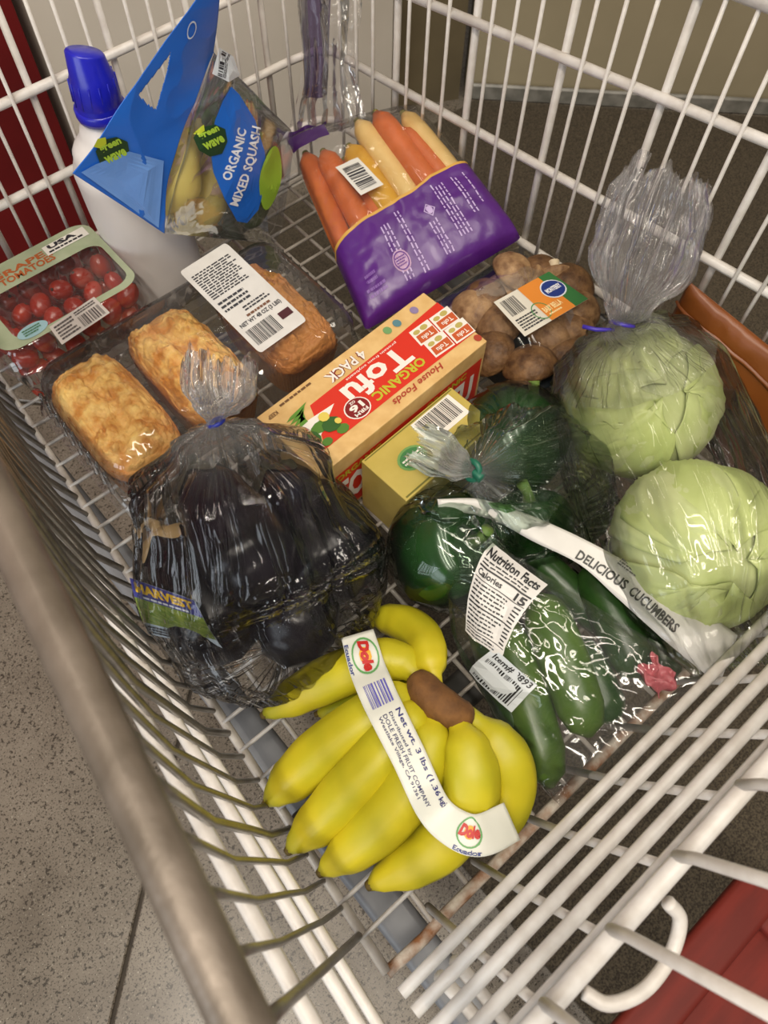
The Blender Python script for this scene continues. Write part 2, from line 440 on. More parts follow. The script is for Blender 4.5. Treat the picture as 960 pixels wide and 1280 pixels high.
side = mesh('side_panel', tube([(xr(y), y, zrim(y)) for y in (-.25, .1, .5, .80)], .011, 12), WHITE, cart)
for fz in (r1z, r2z, lambda y: .085 - .02 * y):
    rod('horizontal_rod', (xr(-.2), -.2, fz(-.2)), (xr(.81), .81, fz(.81)), .0052, WHITE, side)
for k in range(-14, 18):
    y = .575 + .0287 * (k - 4) + .0287 * 0; thick = (k - 4) % 4 == 0
    if y > .80 or y < -.2: continue
    dx = .006 if thick else -.005
    rod('wire', (xr(y) + dx, y, 0), (xr(y) + dx, y, zrim(y)), .0044 if thick else .0022, WHITE, side)
endp = mesh('end_panel', tube([(xl(YF) + .01, YF, zrim(YF)), (.33, YF + .004, zrim(YF)), (xr(YF), YF, zrim(YF))], .011, 12), WHITE, cart)
for z, zz in ((.270, r1z(.82)), (.168, r2z(.82)), (.07, .07)):
    mesh('horizontal_rod', tube([(xl(YF), YF, z), (.56, YF, z), (.60, YF - .006, z + .001), (xr(.80), .795, z + .003)], .0052), WHITE, endp)
for k in range(23):
    x = .0625 + .0248 * k; thick = k % 4 == 3
    if x > .60: continue
    rod('wire', (x, YF + (.006 if thick else -.005), 0), (x, YF + (.006 if thick else -.005), zrim(YF)), .0040 if thick else .0021, WHITE, endp)
lefts = mesh('side_panel', tube([(xlw(y, z), y, z) for y, z in ((-.3, .47), (-.1, .47), (.3, .47), (.81, .45))], .0108, 16), RAILM, cart,
             label='worn bare steel top rail with wires below')
def lw(y, z):                                     # the left wall bellies outwards above the floor edge
    return interp([(0, -.012 + .074 * y), (.06, -.030 + .080 * y), (.14, -.037 + .085 * y), (.26, -.050 + .105 * y), (.47, -.054 + .147 * y)], z)
for z0, r in ((.26, .0056), (.14, .0054), (.06, .0050)):
    mesh('horizontal_rod', tube([(lw(y, z0) - .006, y, z0) for y in (-.3, 0, .4, .81)], r, 10), WHITE, lefts)
for k in range(30):
    y = .003 + .0275 * k
    if y > .80: continue
    top = .462
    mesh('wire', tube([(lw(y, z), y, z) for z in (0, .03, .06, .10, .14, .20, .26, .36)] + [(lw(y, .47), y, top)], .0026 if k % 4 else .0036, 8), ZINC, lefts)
grid_ = mesh('floor_grid', tube([(xl(y), y, 0) for y in (-.035, .2, .5, .82)] + [(xr(.82), .82, 0)] + [(xr(y), y, 0) for y in (.5, .2, -.035)], .0048, 10), WORN, cart)
mesh('rear_edge_rod', tube([(xl(-.035), -.035, -.002), (.03, -.037, -.008), (.05, -.035, 0), (.3, -.035, 0), (xr(-.035), -.035, 0)], .0055, 10), RUST, grid_, label='rusty rear edge rod of the basket floor')
for k in range(25):
    y = .0 + .0335 * k
    if y < .815: rod('wire', (xl(y) - .002, y, .003), (xr(y), y, .003), .0023, WORN, grid_)
for k in range(1, 15):
    x = k * .0445
    rod('wire', (x, -.036, -.002), (x * .93 + .035, .82, -.002), .0026, WORN, grid_)
mesh('chassis_tube', box(.004, .042, -.20, .82, -.062, -.030, .008, 3), TUBE, cart, label='blue grey square tube under the wire floor')
mesh('chassis_tube', box(.60, .638, -.20, .80, -.062, -.030, .008, 3), TUBE, cart)
mesh('cross_bar', box(0.0, .62, .085, .125, -.028, -.012, .006, 2), mat('dark_cross_bar', '#3c3a37', .55), cart)
# child seat panel leaning back from the rear edge of the floor
def pan(x, z, off=0): return Vector((x, -.018 - .308 * z - off * .95, z - off * .3))
seat = mesh('seat_panel', join(tube([pan(-.02, .262), pan(.66, .262)], .0064, 12), tube([pan(-.02, .246, .001), pan(.66, .247, .001)], .0042, 10)), WHITE, cart)
for z in (.098, .137, .176, .214):
    rod('horizontal_rod', pan(-.012, z), pan(.655, z), .0050, WHITE, seat, 12)
for i, x in enumerate((.05, .108, .17, .235, .30, .37, .44, .51, .58)):
    mesh('wire', tube([pan(x, -.005, .004), pan(x, .1, .010), pan(x, .24, .010)], .0037, 10), WHITE, seat)
    mesh('wire', tube([pan(x, .262, -.004), pan(x, .285, -.007), pan(x, .44, -.004)], .0039, 10), WHITE, seat)
mesh('bent_rod', tube(spline([P(730, 1240, .2), P(762, 1255, .2), P(805, 1238, .2), P(838, 1195, .2), P(850, 1150, .21), P(835, 1128, .22)]), .0050, 10), WHITE, seat)
for x in (.018, .034):
    mesh('wire', tube([pan(x, .10, .012), pan(x + .003, .07, .03) + Vector((0, -.02, -.01)), pan(x + .006, .06, .10) + Vector((0, -.06, -.03))], .0058, 10), WHITE, seat)
# red plastic seat flap hanging behind the panel
fe = P(935, 1080, .10); fx0, fx1 = fe.x - .30, fe.x
fl_dir = Vector((0, -.93, .10)).normalized(); fl_n = Vector((0, .10, .93)).normalized()
def flap(s0, s1, t0, t1, h0, h1, bev):
    V, F = box(s0, s1, t0, t1, h0, h1, bev, 2)
    o = Vector((fx0, fe.y, .10)); return [o + Vector((v.x, 0, 0)) + fl_dir * v.y + fl_n * v.z for v in V], F
fp = mesh('seat_flap', flap(.004, .296, .030, .27, -.016, -.006, .002), REDP, cart, label='faded red plastic child seat flap')
mesh('flap_rim', flap(0, .30, 0, .034, -.012, .006, .005), REDP, fp)
mesh('flap_rim', flap(0, .30, .258, .29, -.012, .006, .005), REDP, fp)
mesh('flap_rim', flap(.268, .30, .03, .262, -.012, .005, .004), REDP, fp)
# ================================================================== BLEACH BOTTLE
bt = thing('bleach_bottle', 'white plastic jug with a blue screw cap behind the blue squash bag', 'bottle', (.29, .758, 0))
BW = mat('white_hdpe', '#e6e2df', .42, '#dcd7d4', 8, sss=.0)
def bottle_fn(u, v):
    a = 2 * pi * u
    keys = [(0, .046), (.02, .053), (.55, .055), (.72, .054), (.82, .046), (.91, .030), (.97, .021), (1, .019)]
    r = interp(keys, v); k = .92 + .08 * cos(2 * a)
    lean = Vector((-.012 * v, .0, 0))
    return Vector((.290, .758, 0)) + lean + Vector((cos(a) * r * 1.0, sin(a) * r * k, .262 * v + .004))
mesh('body', grid(bottle_fn, 36, 40, closeu=True), BW, bt)
CAPB = mat('cobalt_blue_plastic', '#1f22b4', .28, '#181a9c', 20, spec=.6)
cv, cf = lathe([(.0245, 0), (.0245, .010), (.0235, .012), (.0238, .014), (.0225, .040), (.021, .042), (.018, .064), (.0165, .066), (.004, .067)], 28)
V = [Vector((.278, .758, .262)) + Vector((v.x, v.y - .10 * v.z, v.z - (.35 * v.x + .1 * v.y if v.z > .06 else 0))) for v in cv]
cp = mesh('cap', (V, cf), CAPB, bt, label='cobalt blue screw cap')
mesh('cap_collar', lathe([(.0255, .258), (.0265, .262), (.0265, .268), (.0248, .270)], 28, Matrix.Translation((.278, .758, 0))), CAPB, cp)
for k in range(14):
    a = 2 * pi * k / 14
    mesh('cap_rib', tube([(.278 + .0238 * cos(a), .758 + .0238 * sin(a), .276), (.278 + .0228 * cos(a), .754 + .0228 * sin(a), .302)], .0009, 6), CAPB, cp)

# ================================================================== TOMATO CLAMSHELL
tz = .115
tl, tr_, br, bl = P(-35, 292, tz), P(100, 262, tz), P(176, 352, tz), P(-30, 462, tz)
PETF = film('clear_pet_shell', base=.035, gain=.9, rough=.06, haze=.03, bump=.12, bs=18)
x0, x1, y0, y1 = .052, .235, .672, .806
tom = thing('tomato_clamshell', 'clear clamshell of grape tomatoes with a pale green printed lid', 'food container', ((x0 + x1) / 2, (y0 + y1) / 2, 0))
def rrect(x0, x1, y0, y1, r, n=6):
    pts = []
    for cx, cy, a0 in ((x1 - r, y1 - r, 0), (x0 + r, y1 - r, pi / 2), (x0 + r, y0 + r, pi), (x1 - r, y0 + r, 1.5 * pi)):
        for i in range(n + 1): a = a0 + pi / 2 * i / n; pts.append((cx + r * cos(a), cy + r * sin(a)))
    return pts
def shell(secs, cap_last=True, n=6):
    """lofted rounded rectangles: (x0,x1,y0,y1,r,z)"""
    V, F = [], []; k = 4 * (n + 1)
    for x0, x1, y0, y1, r, z in secs: V += [Vector((p[0], p[1], z)) for p in rrect(x0, x1, y0, y1, r, n)]
    for j in range(len(secs) - 1):
        for i in range(k): F.append((j * k + i, j * k + (i + 1) % k, (j + 1) * k + (i + 1) % k, (j + 1) * k + i))
    if cap_last: F.append(tuple((len(secs) - 1) * k + i for i in range(k)))
    return V, F
def ins(d, z, r): return (x0 + d, x1 - d, y0 + d, y1 - d, r, z)
mesh('tray', shell([ins(-.004, .078, .03), ins(.0, .076, .028), ins(.008, .03, .026), ins(.012, .012, .024), ins(.02, .006, .02)]), PETF, tom)
mesh('lid', shell([ins(-.005, .080, .03), ins(.0, .082, .028), ins(.002, .104, .028), ins(.007, .112, .026), ins(.014, .114, .022)]), PETF, tom)
TF = surf_fn(lambda u, v: Vector((x0 + (x1 - x0) * u, y0 + (y1 - y0) * v, .1152)))
PALEG = mat('pale_green_print', '#8f9a7d', .4, '#a3ab90', 30)
lab = Print(TF)
# printed border of the lid with a window left clear
outer = rrect(.03, .97, .03, .97, .13); inner = rrect(.14, .93, .10, .66, .10); V = []; F = []
for a, b in zip(outer, inner): V += [a, b]
k = len(outer)
for i in range(k): j = (i + 1) % k; F.append((2 * i, 2 * j, 2 * j + 1, 2 * i + 1))
lab.add(V, F)
ll = lab.build('lid_print', PALEG, tom, label='pale green printed border of the lid')
Print(TF).text('GRAPE', .24, .80, .62, .87, .03).text('TOMATOES', .28, .71, .66, .79, .03).build('lettering', ink('#a8572a'), ll, .0008)
st = Print(TF).rect(.63, .78, .93, .90).build('origin_sticker', ink('#d8d4cc'), ll, .0012)
Print(TF).text('USA', .66, .835, .86, .89, .05).lines(.65, .79, .90, .825, 1).build('lettering', ink('#26262c'), st, .0017)
SF = surf_fn(lambda u, v: P(62, 410, .117).lerp(P(118, 372, .117), u).lerp(P(78, 432, .117).lerp(P(138, 392, .117), u), 1 - v))
st = Print(SF).rect(0, 0, 1, 1).build('barcode_sticker', ink('#b8b0aa'), ll, .0015)
Print(SF).bars(.5, .08, .95, .62, 14).lines(.06, .1, .45, .9, 5).lines(.5, .7, .95, .92, 2).build('barcode', ink('#4a4444'), st, .002)
st = Print(TF).disc(.25, .13, .10, .07).build('emblem', ink('#8fb0b8'), ll, .0012); Print(TF).lines(.19, .09, .31, .17, 3).build('lettering', ink('#3f6b45'), st, .0017)
TOMR = [mat('tomato_skin', '#8e1c10', .22, '#b23418', 26, spec=.6), mat('tomato_skin_orange', '#a8341a', .22, '#8e1a10', 30, spec=.6)]
CAL = mat('tomato_scar', '#3a2415', .8)
base_t = {}
def tomato(c, s, ax, k):
    M = Matrix.Rotation(ax[0], 3, 'Z') @ Matrix.Rotation(ax[1], 3, 'Y')
    o = mesh('grape_tomato', ellip(c, .0118 * s, .0118 * s, .0152 * s, 16, 10, M), TOMR[k])
    tag(o, 'small red grape tomato packed inside the green labelled clamshell', 'tomato', 'grape tomatoes in the clamshell')
    p = Vector(c) + M @ Vector((0, 0, .0149 * s))
    mesh('stem_scar', ellip(p, .0022, .0022, .0012, 8, 5, M), CAL, o)
rt = random.Random(3)
for lay, zc in enumerate((.026, .053, .080)):
    for j in range(4):
        for i in range(6):
            if lay == 0 and 0 < j < 3 and 0 < i < 5: continue
            xx = x0 + .024 + (x1 - x0 - .046) * i / 5 + rt.uniform(-.003, .003) + (.006 if lay % 2 else 0) * (1 if i < 5 else -1)
            yy = y0 + .024 + (y1 - y0 - .046) * j / 3 + rt.uniform(-.003, .003)
            tomato((xx, yy, zc + rt.uniform(-.003, .005)), rt.uniform(.9, 1.1), (rt.uniform(0, 6.28), rt.uniform(.2, 1.4)), rt.random() < .4)

# ================================================================== LOAF CAKES
x0, x1, y0, y1 = .062, .400, .474, .664
lb = thing('loaf_container', 'clear hinged container with three loaf cakes and a white paper label', 'food container', (.23, .57, 0))
mesh('tray', shell([ins(-.008, .034, .03), ins(-.008, .037, .03), ins(-.001, .037, .026), ins(.004, .010, .022), ins(.012, .005, .02)]), PETF, lb)
mesh('lid', shell([ins(-.009, .035, .032), ins(-.009, .041, .032), ins(-.001, .041, .028), ins(.001, .060, .028), ins(.004, .066, .028), ins(.004, .086, .028), ins(.010, .100, .026), ins(.020, .104, .022)]), PETF, lb)
for s in (0, 1):
    for k in range(9):
        yy = y0 + .03 + k * .0165; xx = x0 - .002 if s == 0 else x1 + .002
        mesh('lid_rib', tube([(xx, yy, .043), (xx + (.003 if s == 0 else -.003), yy, .084)], .0022, 6), PETF, lb)
LF = plane_fn(P(325, 442, .1050), P(384, 400, .1050), P(224, 340, .1050))
# label: rounded sheet; u along the reading direction, v up
pl = mesh('paper_label', ([LF(u, v, 0) for u, v in rrect(0, 1, 0, 1, .05, 3)] , [tuple(range(16))]), mat('label_paper', '#d9d6d2', .5, '#d0cdc9', 40), lb, smooth=False, label='white paper ingredients label')
Print(LF).lines(.08, .60, .92, .90, 12, .5, seed=4).lines(.08, .44, .70, .57, 3, .5, seed=5).text('NET WT 48 OZ (3 LBS)', .08, .245, .92, .295, .03).lines(.35, .36, .92, .42, 2, .5, seed=6).build('lettering', ink('#3b3b40'), pl, .0005)
Print(LF).bars(.08, .06, .62, .22, 26).build('barcode', ink('#1f1f24'), pl, .0005)
Print(LF).rect(.70, .12, .93, .19).build('price_patch', ink('#4a2228'), pl, .0006)
Print(LF).lines(.30, .305, .80, .345, 1).build('lettering', ink('#74503c'), pl, .0005)
def crust_mat(name, a, b, c):
    m = mat(name, a, .6, b, 55, bump=1.0, bs=130, detail=8, lo=.36, hi=.60)
    nt = m.node_tree; b_ = nt.nodes['Principled BSDF']; L = nt.links.new
    src = b_.inputs['Base Color'].links[0].from_socket
    g = N(nt, 'ShaderNodeNewGeometry'); sp = N(nt, 'ShaderNodeSeparateXYZ'); tc = N(nt, 'ShaderNodeTexCoord'); L(tc.outputs['Object'], sp.inputs[0])
    mr = N(nt, 'ShaderNodeMapRange'); mr.inputs[1].default_value = .052; mr.inputs[2].default_value = .086; L(sp.outputs['Z'], mr.inputs[0])
    mx = N(nt, 'ShaderNodeMixRGB'); mx.inputs[1].default_value = lin(c); L(mr.outputs[0], mx.inputs[0]); L(src, mx.inputs[2]); L(mx.outputs[0], b_.inputs['Base Color'])
    return m
CR = [crust_mat('golden_crust', '#c98a30', '#f0cc78', '#b46a26'), crust_mat('golden_crust_b', '#c8872e', '#ecc672', '#b06824'), crust_mat('tan_crust', '#b9792f', '#c98a40', '#a5652a')]
LINER = mat('brown_baking_paper', '#8a5a30', .7, '#9a6a3c', 50)
def loaf(cx, cy, hx, hy, h, k, label, seed):
    t = thing('loaf_cake', label, 'cake', (cx, cy, .008), 'loaf cakes in the clear container')
    def fn(u, v):
        # superellipse rings from the base up and over the crown
        a = 2 * pi * u; ca, sa = cos(a), sin(a); e = .45
        sx = abs(ca) ** e * (1 if ca > 0 else -1); sy = abs(sa) ** e * (1 if sa > 0 else -1)
        if v < .45: w = .86 + .14 * v / .45; z = h * .58 * v / .45
        else:
            q = (v - .45) / .55; w = cos(q * pi / 2) ** .62; z = h * (.58 + .42 * sin(q * pi / 2))
        p = Vector((cx + sx * hx * w, cy + sy * hy * w, .008 + z))
        if v > .40:
            q = min((v - .40) / .2, 1); n = nz(p, 32, seed) * .008 + abs(nz(p, 70, seed + 1)) * .009 + abs(nz(p, 150, seed + 2)) * .006 - .005
            crack = -.010 * max(0, 1 - abs((p.x - cx) / hx + .35 * nz((p.y, seed, 0), 22)) * 4.5) * (1 if k < 2 else 1.3)
            p.z += (n + crack * max(0, 1 - ((p.y - cy) / hy) ** 2)) * q
        return p
    mesh('crust', grid(fn, 150, 110, closeu=True), CR[k], t)
    def lf(u, v):
        p = fn(u, .02 + .42 * v); z = 1.02 + .01 * sin(2 * pi * u * 60)
        return Vector((cx + (p.x - cx) * z, cy + (p.y - cy) * z, p.z + (.003 * sin(2 * pi * u * 30) if v > .9 else 0)))
    mesh('paper_liner', grid(lf, 240, 6, closeu=True), LINER, t)
loaf(.1125, .572, .0465, .083, .091, 0, 'golden cracked loaf cake at the open wire side of the container', 2)
loaf(.2165, .574, .0465, .083, .092, 1, 'golden loaf cake between the two other loaves', 5)
loaf(.334, .570, .046, .080, .089, 2, 'smooth tan loaf cake under the white paper label', 9)
# ================================================================== CARTONS
KRAFT = mat('kraft_print', '#cfa76a', .5, '#dcb87c', 60, bump=.03, bs=200)
def carton(name, label, cx, cy, lx, ly, h, ang, bodym, cat='box'):
    t = thing(name, label, cat, (cx, cy, .006)); c, s = cos(ang), sin(ang)
    def W(x, y, z): return Vector((cx + x * c - y * s, cy + x * s + y * c, .006 + z))
    V, F = box(-lx / 2, lx / 2, -ly / 2, ly / 2, 0, h, .0012, 2)
    b = mesh('carton_body', ([W(*v) for v in V], F), bodym, t, smooth=False)
    # a thin flap seam on top and at the end
    V, F = box(-lx / 2 + .004, lx / 2 - .004, -ly / 2 - .0006, -ly / 2 + .0, h * .2, h - .004, 0)
    return t, b, W
tofu, tb, TW = carton('tofu_carton', 'kraft and red carton of organic tofu lying flat in the middle of the cart', .341, .392, .248, .098, .114, .060, KRAFT)
lx, ly, h = .248, .098, .1142
TOP = plane_fn(TW(lx / 2, ly / 2, h), TW(-lx / 2, ly / 2, h), TW(lx / 2, -ly / 2, h))   # reads towards the loaf cakes; v up is towards the bananas
RED = ink('#cf2f1d', .38); WHT = ink('#e8e2da', .4); LIME = ink('#b9b431', .4); MAR = ink('#7c1418', .4)
rp = Print(TOP).poly([(.0, .22), (.0, .82), (.45, .80), (.90, .80), (.86, .62), (.80, .28), (.3, .26)], 3).build('red_panel', RED, tofu, .0003)
Print(TOP).text('Tofu', .30, .345, .66, .62, .03).text('protein from soybeans', .30, .285, .60, .325, .01).build('lettering', WHT, rp, .0007)
Print(TOP).text('ORGANIC', .28, .63, .58, .75, .03).build('lettering', LIME, rp, .0007)
Print(TOP).text('House Foods', .24, .84, .54, .925, .02, shear=.3).build('lettering', ink('#a8402c'), rp, .0007)
Print(TOP).text('4 PACK', .44, .10, .66, .235, .06).build('lettering_shadow', MAR, rp, .0006)
Print(TOP).text('4 PACK', .44, .10, .66, .235, .02).build('lettering', WHT, rp, .0009)
dd = Print(TOP).disc(.665, .655, .062, .135).build('firm_disc', WHT, rp, .0006)
Print(TOP).disc(.665, .655, .056, .122).build('disc_field', MAR, dd, .0009)
Print(TOP).text('FIRM', .63, .70, .70, .745, .03).text('16', .63, .60, .70, .69, .04).text('OZ', .65, .555, .68, .59, .03).build('lettering', WHT, dd, .0012)
# small product pictures near the end of the lid
for i, (u, v) in enumerate(((.17, .44), (.17, .67), (.05, .46), (.05, .70))):
    q = Print(TOP).poly([(u - .065, v - .12), (u + .05, v - .13), (u + .065, v + .10), (u - .05, v + .12)], 1).build('pack_picture', WHT, rp, .0005 + .0003 * i)
    Print(TOP).poly([(u - .055, v - .02), (u + .045, v - .03), (u + .055, v + .08), (u - .045, v + .10)], 1).build('picture_band', ink('#c0562a'), q, .0008 + .0003 * i)
    Print(TOP).text('Tofu', u - .03, v + .01, u + .03, v + .07, .02).build('lettering', WHT, q, .0010 + .0003 * i)
    Print(TOP).disc(u - .02, v - .07, .02, .035).disc(u + .025, v - .07, .018, .03).build('picture_food', ink('#b5a65c'), q, .0008 + .0003 * i)
# vegetables printed at the other end
vg = Print(TOP).poly([(.72, .44), (.88, .66), (.90, .40)], 2).build('white_triangle', WHT, rp, .0006)
for col, items in (('#4f7a2a', ((.84, .56, .05, .07), (.78, .74, .03, .06), (.87, .75, .025, .05))), ('#2f5a22', ((.80, .62, .045, .09), (.90, .62, .03, .10))), ('#d8c35a', ((.80, .50, .025, .06), (.77, .64, .015, .04)))):
    for i_, it in enumerate(items): Print(TOP).disc(*it, n=9).build('printed_vegetable', ink(col), rp, .0008 + .0002 * i_ + {'#4': 0, '#2': .0007, '#d': .0014}[col[:2]])
p_ = Print(TOP)
for k in range(4): p_.poly([(.80 + .02 * k, .22 + .03 * k), (.90, .25 + .05 * k), (.93, .28 + .05 * k), (.86, .30 + .04 * k)], 1)
p_.build('printed_leaf', ink('#5c8c30'), rp, .0010)
for u, col in ((.28, '#6f9a62'), (.22, '#54808a'), (.11, '#8a7aa0')): Print(TOP).disc(u, .12, .02, .055, n=12).build('round_mark', ink(col), rp, .0006)
Print(TOP).text('KEEP', .92, .08, .97, .13, .02).build('lettering', ink('#6b4a2c'), rp, .0006)
Print(TOP).lines(.72, .04, .9, .09, 1).build('lettering', ink('#6b4a2c'), rp, .0006)
# long side facing the bananas and the end facing the cabbages
SIDE = plane_fn(TW(-lx / 2, -ly / 2, 0), TW(lx / 2, -ly / 2, 0), TW(-lx / 2, -ly / 2, h))
sp_ = Print(SIDE).rect(.02, .05, .98, .78, 4, 2).build('red_panel', RED, tofu, .0004)
for o_ in (0, .54): Print(SIDE).text('TOFU', .06 + o_, .18, .40 + o_, .62, .045).build('lettering', WHT, sp_, .0008)
for o_ in (0, .54): Print(SIDE).text('ORGANIC', .08 + o_, .66, .34 + o_, .75, .03).build('lettering', LIME, sp_, .0008)
ENDF = plane_fn(TW(lx / 2, -ly / 2, 0), TW(lx / 2, ly / 2, 0), TW(lx / 2, -ly / 2, h))
ep = Print(ENDF).rect(.04, .08, .96, .80).build('red_panel', RED, tofu, .0004)
Print(ENDF).lines(.1, .12, .9, .75, 9, .3, seed=8).build('lettering', ink('#2c1a14'), ep, .0008)
Print(TOP).disc(.02, .90, .018, .05, n=12).build('round_mark', ink('#a8402c'), rp, .0006)

GOLD = mat('gold_green_card', '#b5a14e', .38, '#c0ac5a', 30)
gc, gb, GW = carton('gold_carton', 'pale gold carton with a barcode on its lid beside the tofu carton', .340, .3035, .136, .066, .094, .062, GOLD)
lx2, ly2, h2 = .136, .066, .0942
GT = plane_fn(GW(-lx2 / 2, -ly2 / 2, h2), GW(lx2 / 2, -ly2 / 2, h2), GW(-lx2 / 2, ly2 / 2, h2))
q = Print(GT).rect(.50, .44, .93, .93).build('barcode_patch', WHT, gc, .0003)
Print(GT).bars(.53, .52, .90, .90, 30).build('barcode', ink('#17171a'), q, .0006)
q = Print(GT).disc(.30, .48, .13, .21, n=18).build('round_seal', ink('#6f9a55'), gc, .0003)
Print(GT).disc(.30, .48, .11, .17, n=18).build('seal_field', ink('#3f7a44'), q, .0005)
Print(GT).lines(.21, .42, .39, .54, 2).build('lettering', WHT, q, .0008)
Print(GT).rect(.02, .03, .98, .06).rect(.02, .95, .98, .97).build('fold_line', ink('#6f6a2a'), gc, .0003)
GS = plane_fn(GW(-lx2 / 2, -ly2 / 2, 0), GW(lx2 / 2, -ly2 / 2, 0), GW(-lx2 / 2, -ly2 / 2, h2))
Print(GS).rect(.04, .06, .96, .55).build('side_panel_print', ink('#6d6e2a'), gc, .0004)

# ================================================================== EGGPLANTS IN A TIED BAG
EGG = mat('eggplant_skin', '#0c0810', .25, '#170d1c', 10, spec=.4, coat=0)
CALYX = mat('eggplant_calyx', '#26281c', .7, '#3a3a26', 40, bump=.3)
PALEE = mat('pale_end', '#b89a6a', .6, '#cbb083', 30)
EGS = []
def eggplant(a, b, r, label, pale=False):
    a, b = Vector(a), Vector(b); ax = (b - a).normalized(); u, w = frame(ax); L_ = (b - a).length
    t = thing('eggplant', label, 'eggplant', (a + b) / 2 - Vector((0, 0, r)))
    keys = [(0, .18), (.06, .52), (.25, .76), (.55, .98), (.78, 1), (.93, .68), (.985, .3), (1, .02)]
    bend = Vector((0, 0, 1)) * r * .25
    EGS.extend((a.lerp(b, i / 8) + bend * sin(pi * i / 8), r * interp(keys, i / 8)) for i in range(9))
    def c_(v): return a.lerp(b, v) + bend * sin(pi * v)
    mesh('flesh', grid(lambda s, v: c_(v) + (u * cos(2 * pi * s) + w * sin(2 * pi * s)) * r * interp(keys, v), 28, 30, closeu=True), EGG, t)
    def cf(s, v):
        k = .5 + .5 * cos(2 * pi * s * 5); q = v * (.08 + .13 * k) - .012
        return c_(q) + (u * cos(2 * pi * s) + w * sin(2 * pi * s)) * (r * max(interp(keys, max(q, 0)), .18) + .0018)
    mesh('calyx', grid(cf, 40, 6, closeu=True), CALYX if not pale else PALEE, t)
    mesh('stem', tube([c_(-.13) + u * .004, c_(-.05), c_(.03)], [.0065, .0055, .0075], 10), CALYX if not pale else PALEE, t)
eggplant((.068, .410, .080), (.055, .258, .056), .046, 'black eggplant with a pale tan top on the wire side of its bag', True)
eggplant((.198, .395, .078), (.176, .232, .066), .053, 'black eggplant lying beside the red tofu carton side')
eggplant((.130, .420, .118), (.104, .262, .128), .045, 'black eggplant on top of the others under the blue bag tie')
eggplant((.205, .330, .042), (.085, .226, .042), .042, 'black eggplant lying across the bottom of the bag by the bananas')
FILM_E = film('clear_bag_eggplant', base=.006, gain=.9, rough=.07, haze=.006, bump=.75, uv=(28, 1.7), gather=(.30, .17, .20))
eb = thing('eggplant_bag', 'clear plastic bag of black eggplants closed with a blue tie', 'plastic bag', (.12, .32, 0))
tie = P(270, 528, .205)
ctr = Vector((.118, .318, .075))
tail = P(272, 462, .235)
dn = (ctr - tie).normalized()
mesh('bag_film', bag_tube([tail + (tail - tie) * .18, tail.lerp(tie, .55), tie, tie.lerp(ctr, .33), ctr, ctr + Vector((-.012, -.055, -.045)), ctr + Vector((-.014, -.062, -.066))],
     [(0, .062, .024), (.1, .062, .024), (.24, .030, .016), (.333, .0055, .0055), (.40, .040, .040), (.50, .082, .088), (.66, .098, .112), (.83, .090, .105), (.95, .055, .06), (1, .012, .012)],
     (1, .15, .35), 120, 140, [(0, .30), (.2, .35), (.333, .25), (.42, .16), (.6, .06), (.8, .035), (1, .05)], seed=4, wr=.0022, ws=26, avoid=EGS, rag=.03), FILM_E, eb, solid=0)
BLUET = mat('blue_tie', '#1f2f9a', .4)
mesh('bag_tie', tube([tie + (Vector((1, 0, 0)) * cos(a) + Vector((0, .6, .8)).cross(Vector((1, 0, 0))) * sin(a)) * .0075 for a in [2 * pi * i / 14 for i in range(14)]], .0022, 8, closed=True), BLUET, eb, label='blue twist tie')
# harvest label sheet slipped inside the bag
c00, c10, c11, c01 = P(186, 792, .062), P(280, 812, .085), P(243, 750, .142), P(163, 722, .118)
HF = surf_fn(lambda u, v: (c00 * (1 - u) + c10 * u) * (1 - v) + (c01 * (1 - u) + c11 * u) * v + Vector((-.10, -.3, .5)).normalized() * .012 * sin(pi * v))
hl = Print(HF).rect(0, 0, 1, 1, 6, 8).build('paper_label', ink('#b8c3cb'), eb, .0005, label='printed produce label with a green field')
Print(HF).rect(0, .70, 1, 1, 6, 3).build('purple_band', ink('#3a3a86'), hl, .001)
Print(HF).rect(.0, .26, 1, .70, 6, 6).build('field_picture', mat('green_field_print', '#5f7a1e', .5, '#86923a', 120, stretch=(1, 1, 4)), hl, .001)
Print(HF).text('HARVEST', .06, .80, .94, .96, .05).build('lettering', ink('#d8b021'), hl, .0016)
Print(HF).lines(.15, .715, .85, .775, 1).build('lettering', ink('#c8ccd8'), hl, .0016)
Print(HF).bars(.50, .05, .85, .22, 12, vert=False).lines(.05, .04, .42, .22, 3).build('barcode', ink('#20202a'), hl, .0012)

# ================================================================== GREEN PEPPERS IN A TIED BAG
PEP = mat('green_pepper_skin', '#0f300e', .2, '#1e4a16', 9, spec=.6, coat=.25)
PSTEM = mat('pepper_stem', '#4c6a2a', .6, '#6a8038', 40)
PES = []
def pepper(c, r, h_, rz, tilt, label):
    t = thing('green_pepper', label, 'bell pepper', (c[0], c[1], c[2] - h_ / 2)); M = Matrix.Rotation(rz, 3, 'Z') @ Matrix.Rotation(tilt, 3, 'X')
    PES.append((Vector(c), r * 1.06))
    def fn(s, v):
        a = 2 * pi * s; th = pi * v
        rr = r * sin(th) ** .62 * (1 + .09 * cos(4 * a) * (.4 + .6 * v)) if 0 < v < 1 else .0005
        z = h_ / 2 * cos(th); z -= .018 * math.exp(-(rr / (r * .4)) ** 2) * (1 if v < .5 else -.5)
        return Vector(c) + M @ Vector((rr * cos(a), rr * sin(a), z))
    mesh('flesh', grid(fn, 40, 24, closeu=True), PEP, t)
    top = Vector(c) + M @ Vector((0, 0, h_ / 2 - .016))
    mesh('stem', tube([top, top + M @ Vector((.002, 0, .014)), top + M @ Vector((.008, .003, .026))], [.008, .0055, .0065], 10), PSTEM, t)
pepper((.285, .208, .064), .060, .115, .4, .5, 'dark green bell pepper in the bag between bananas and gold carton')
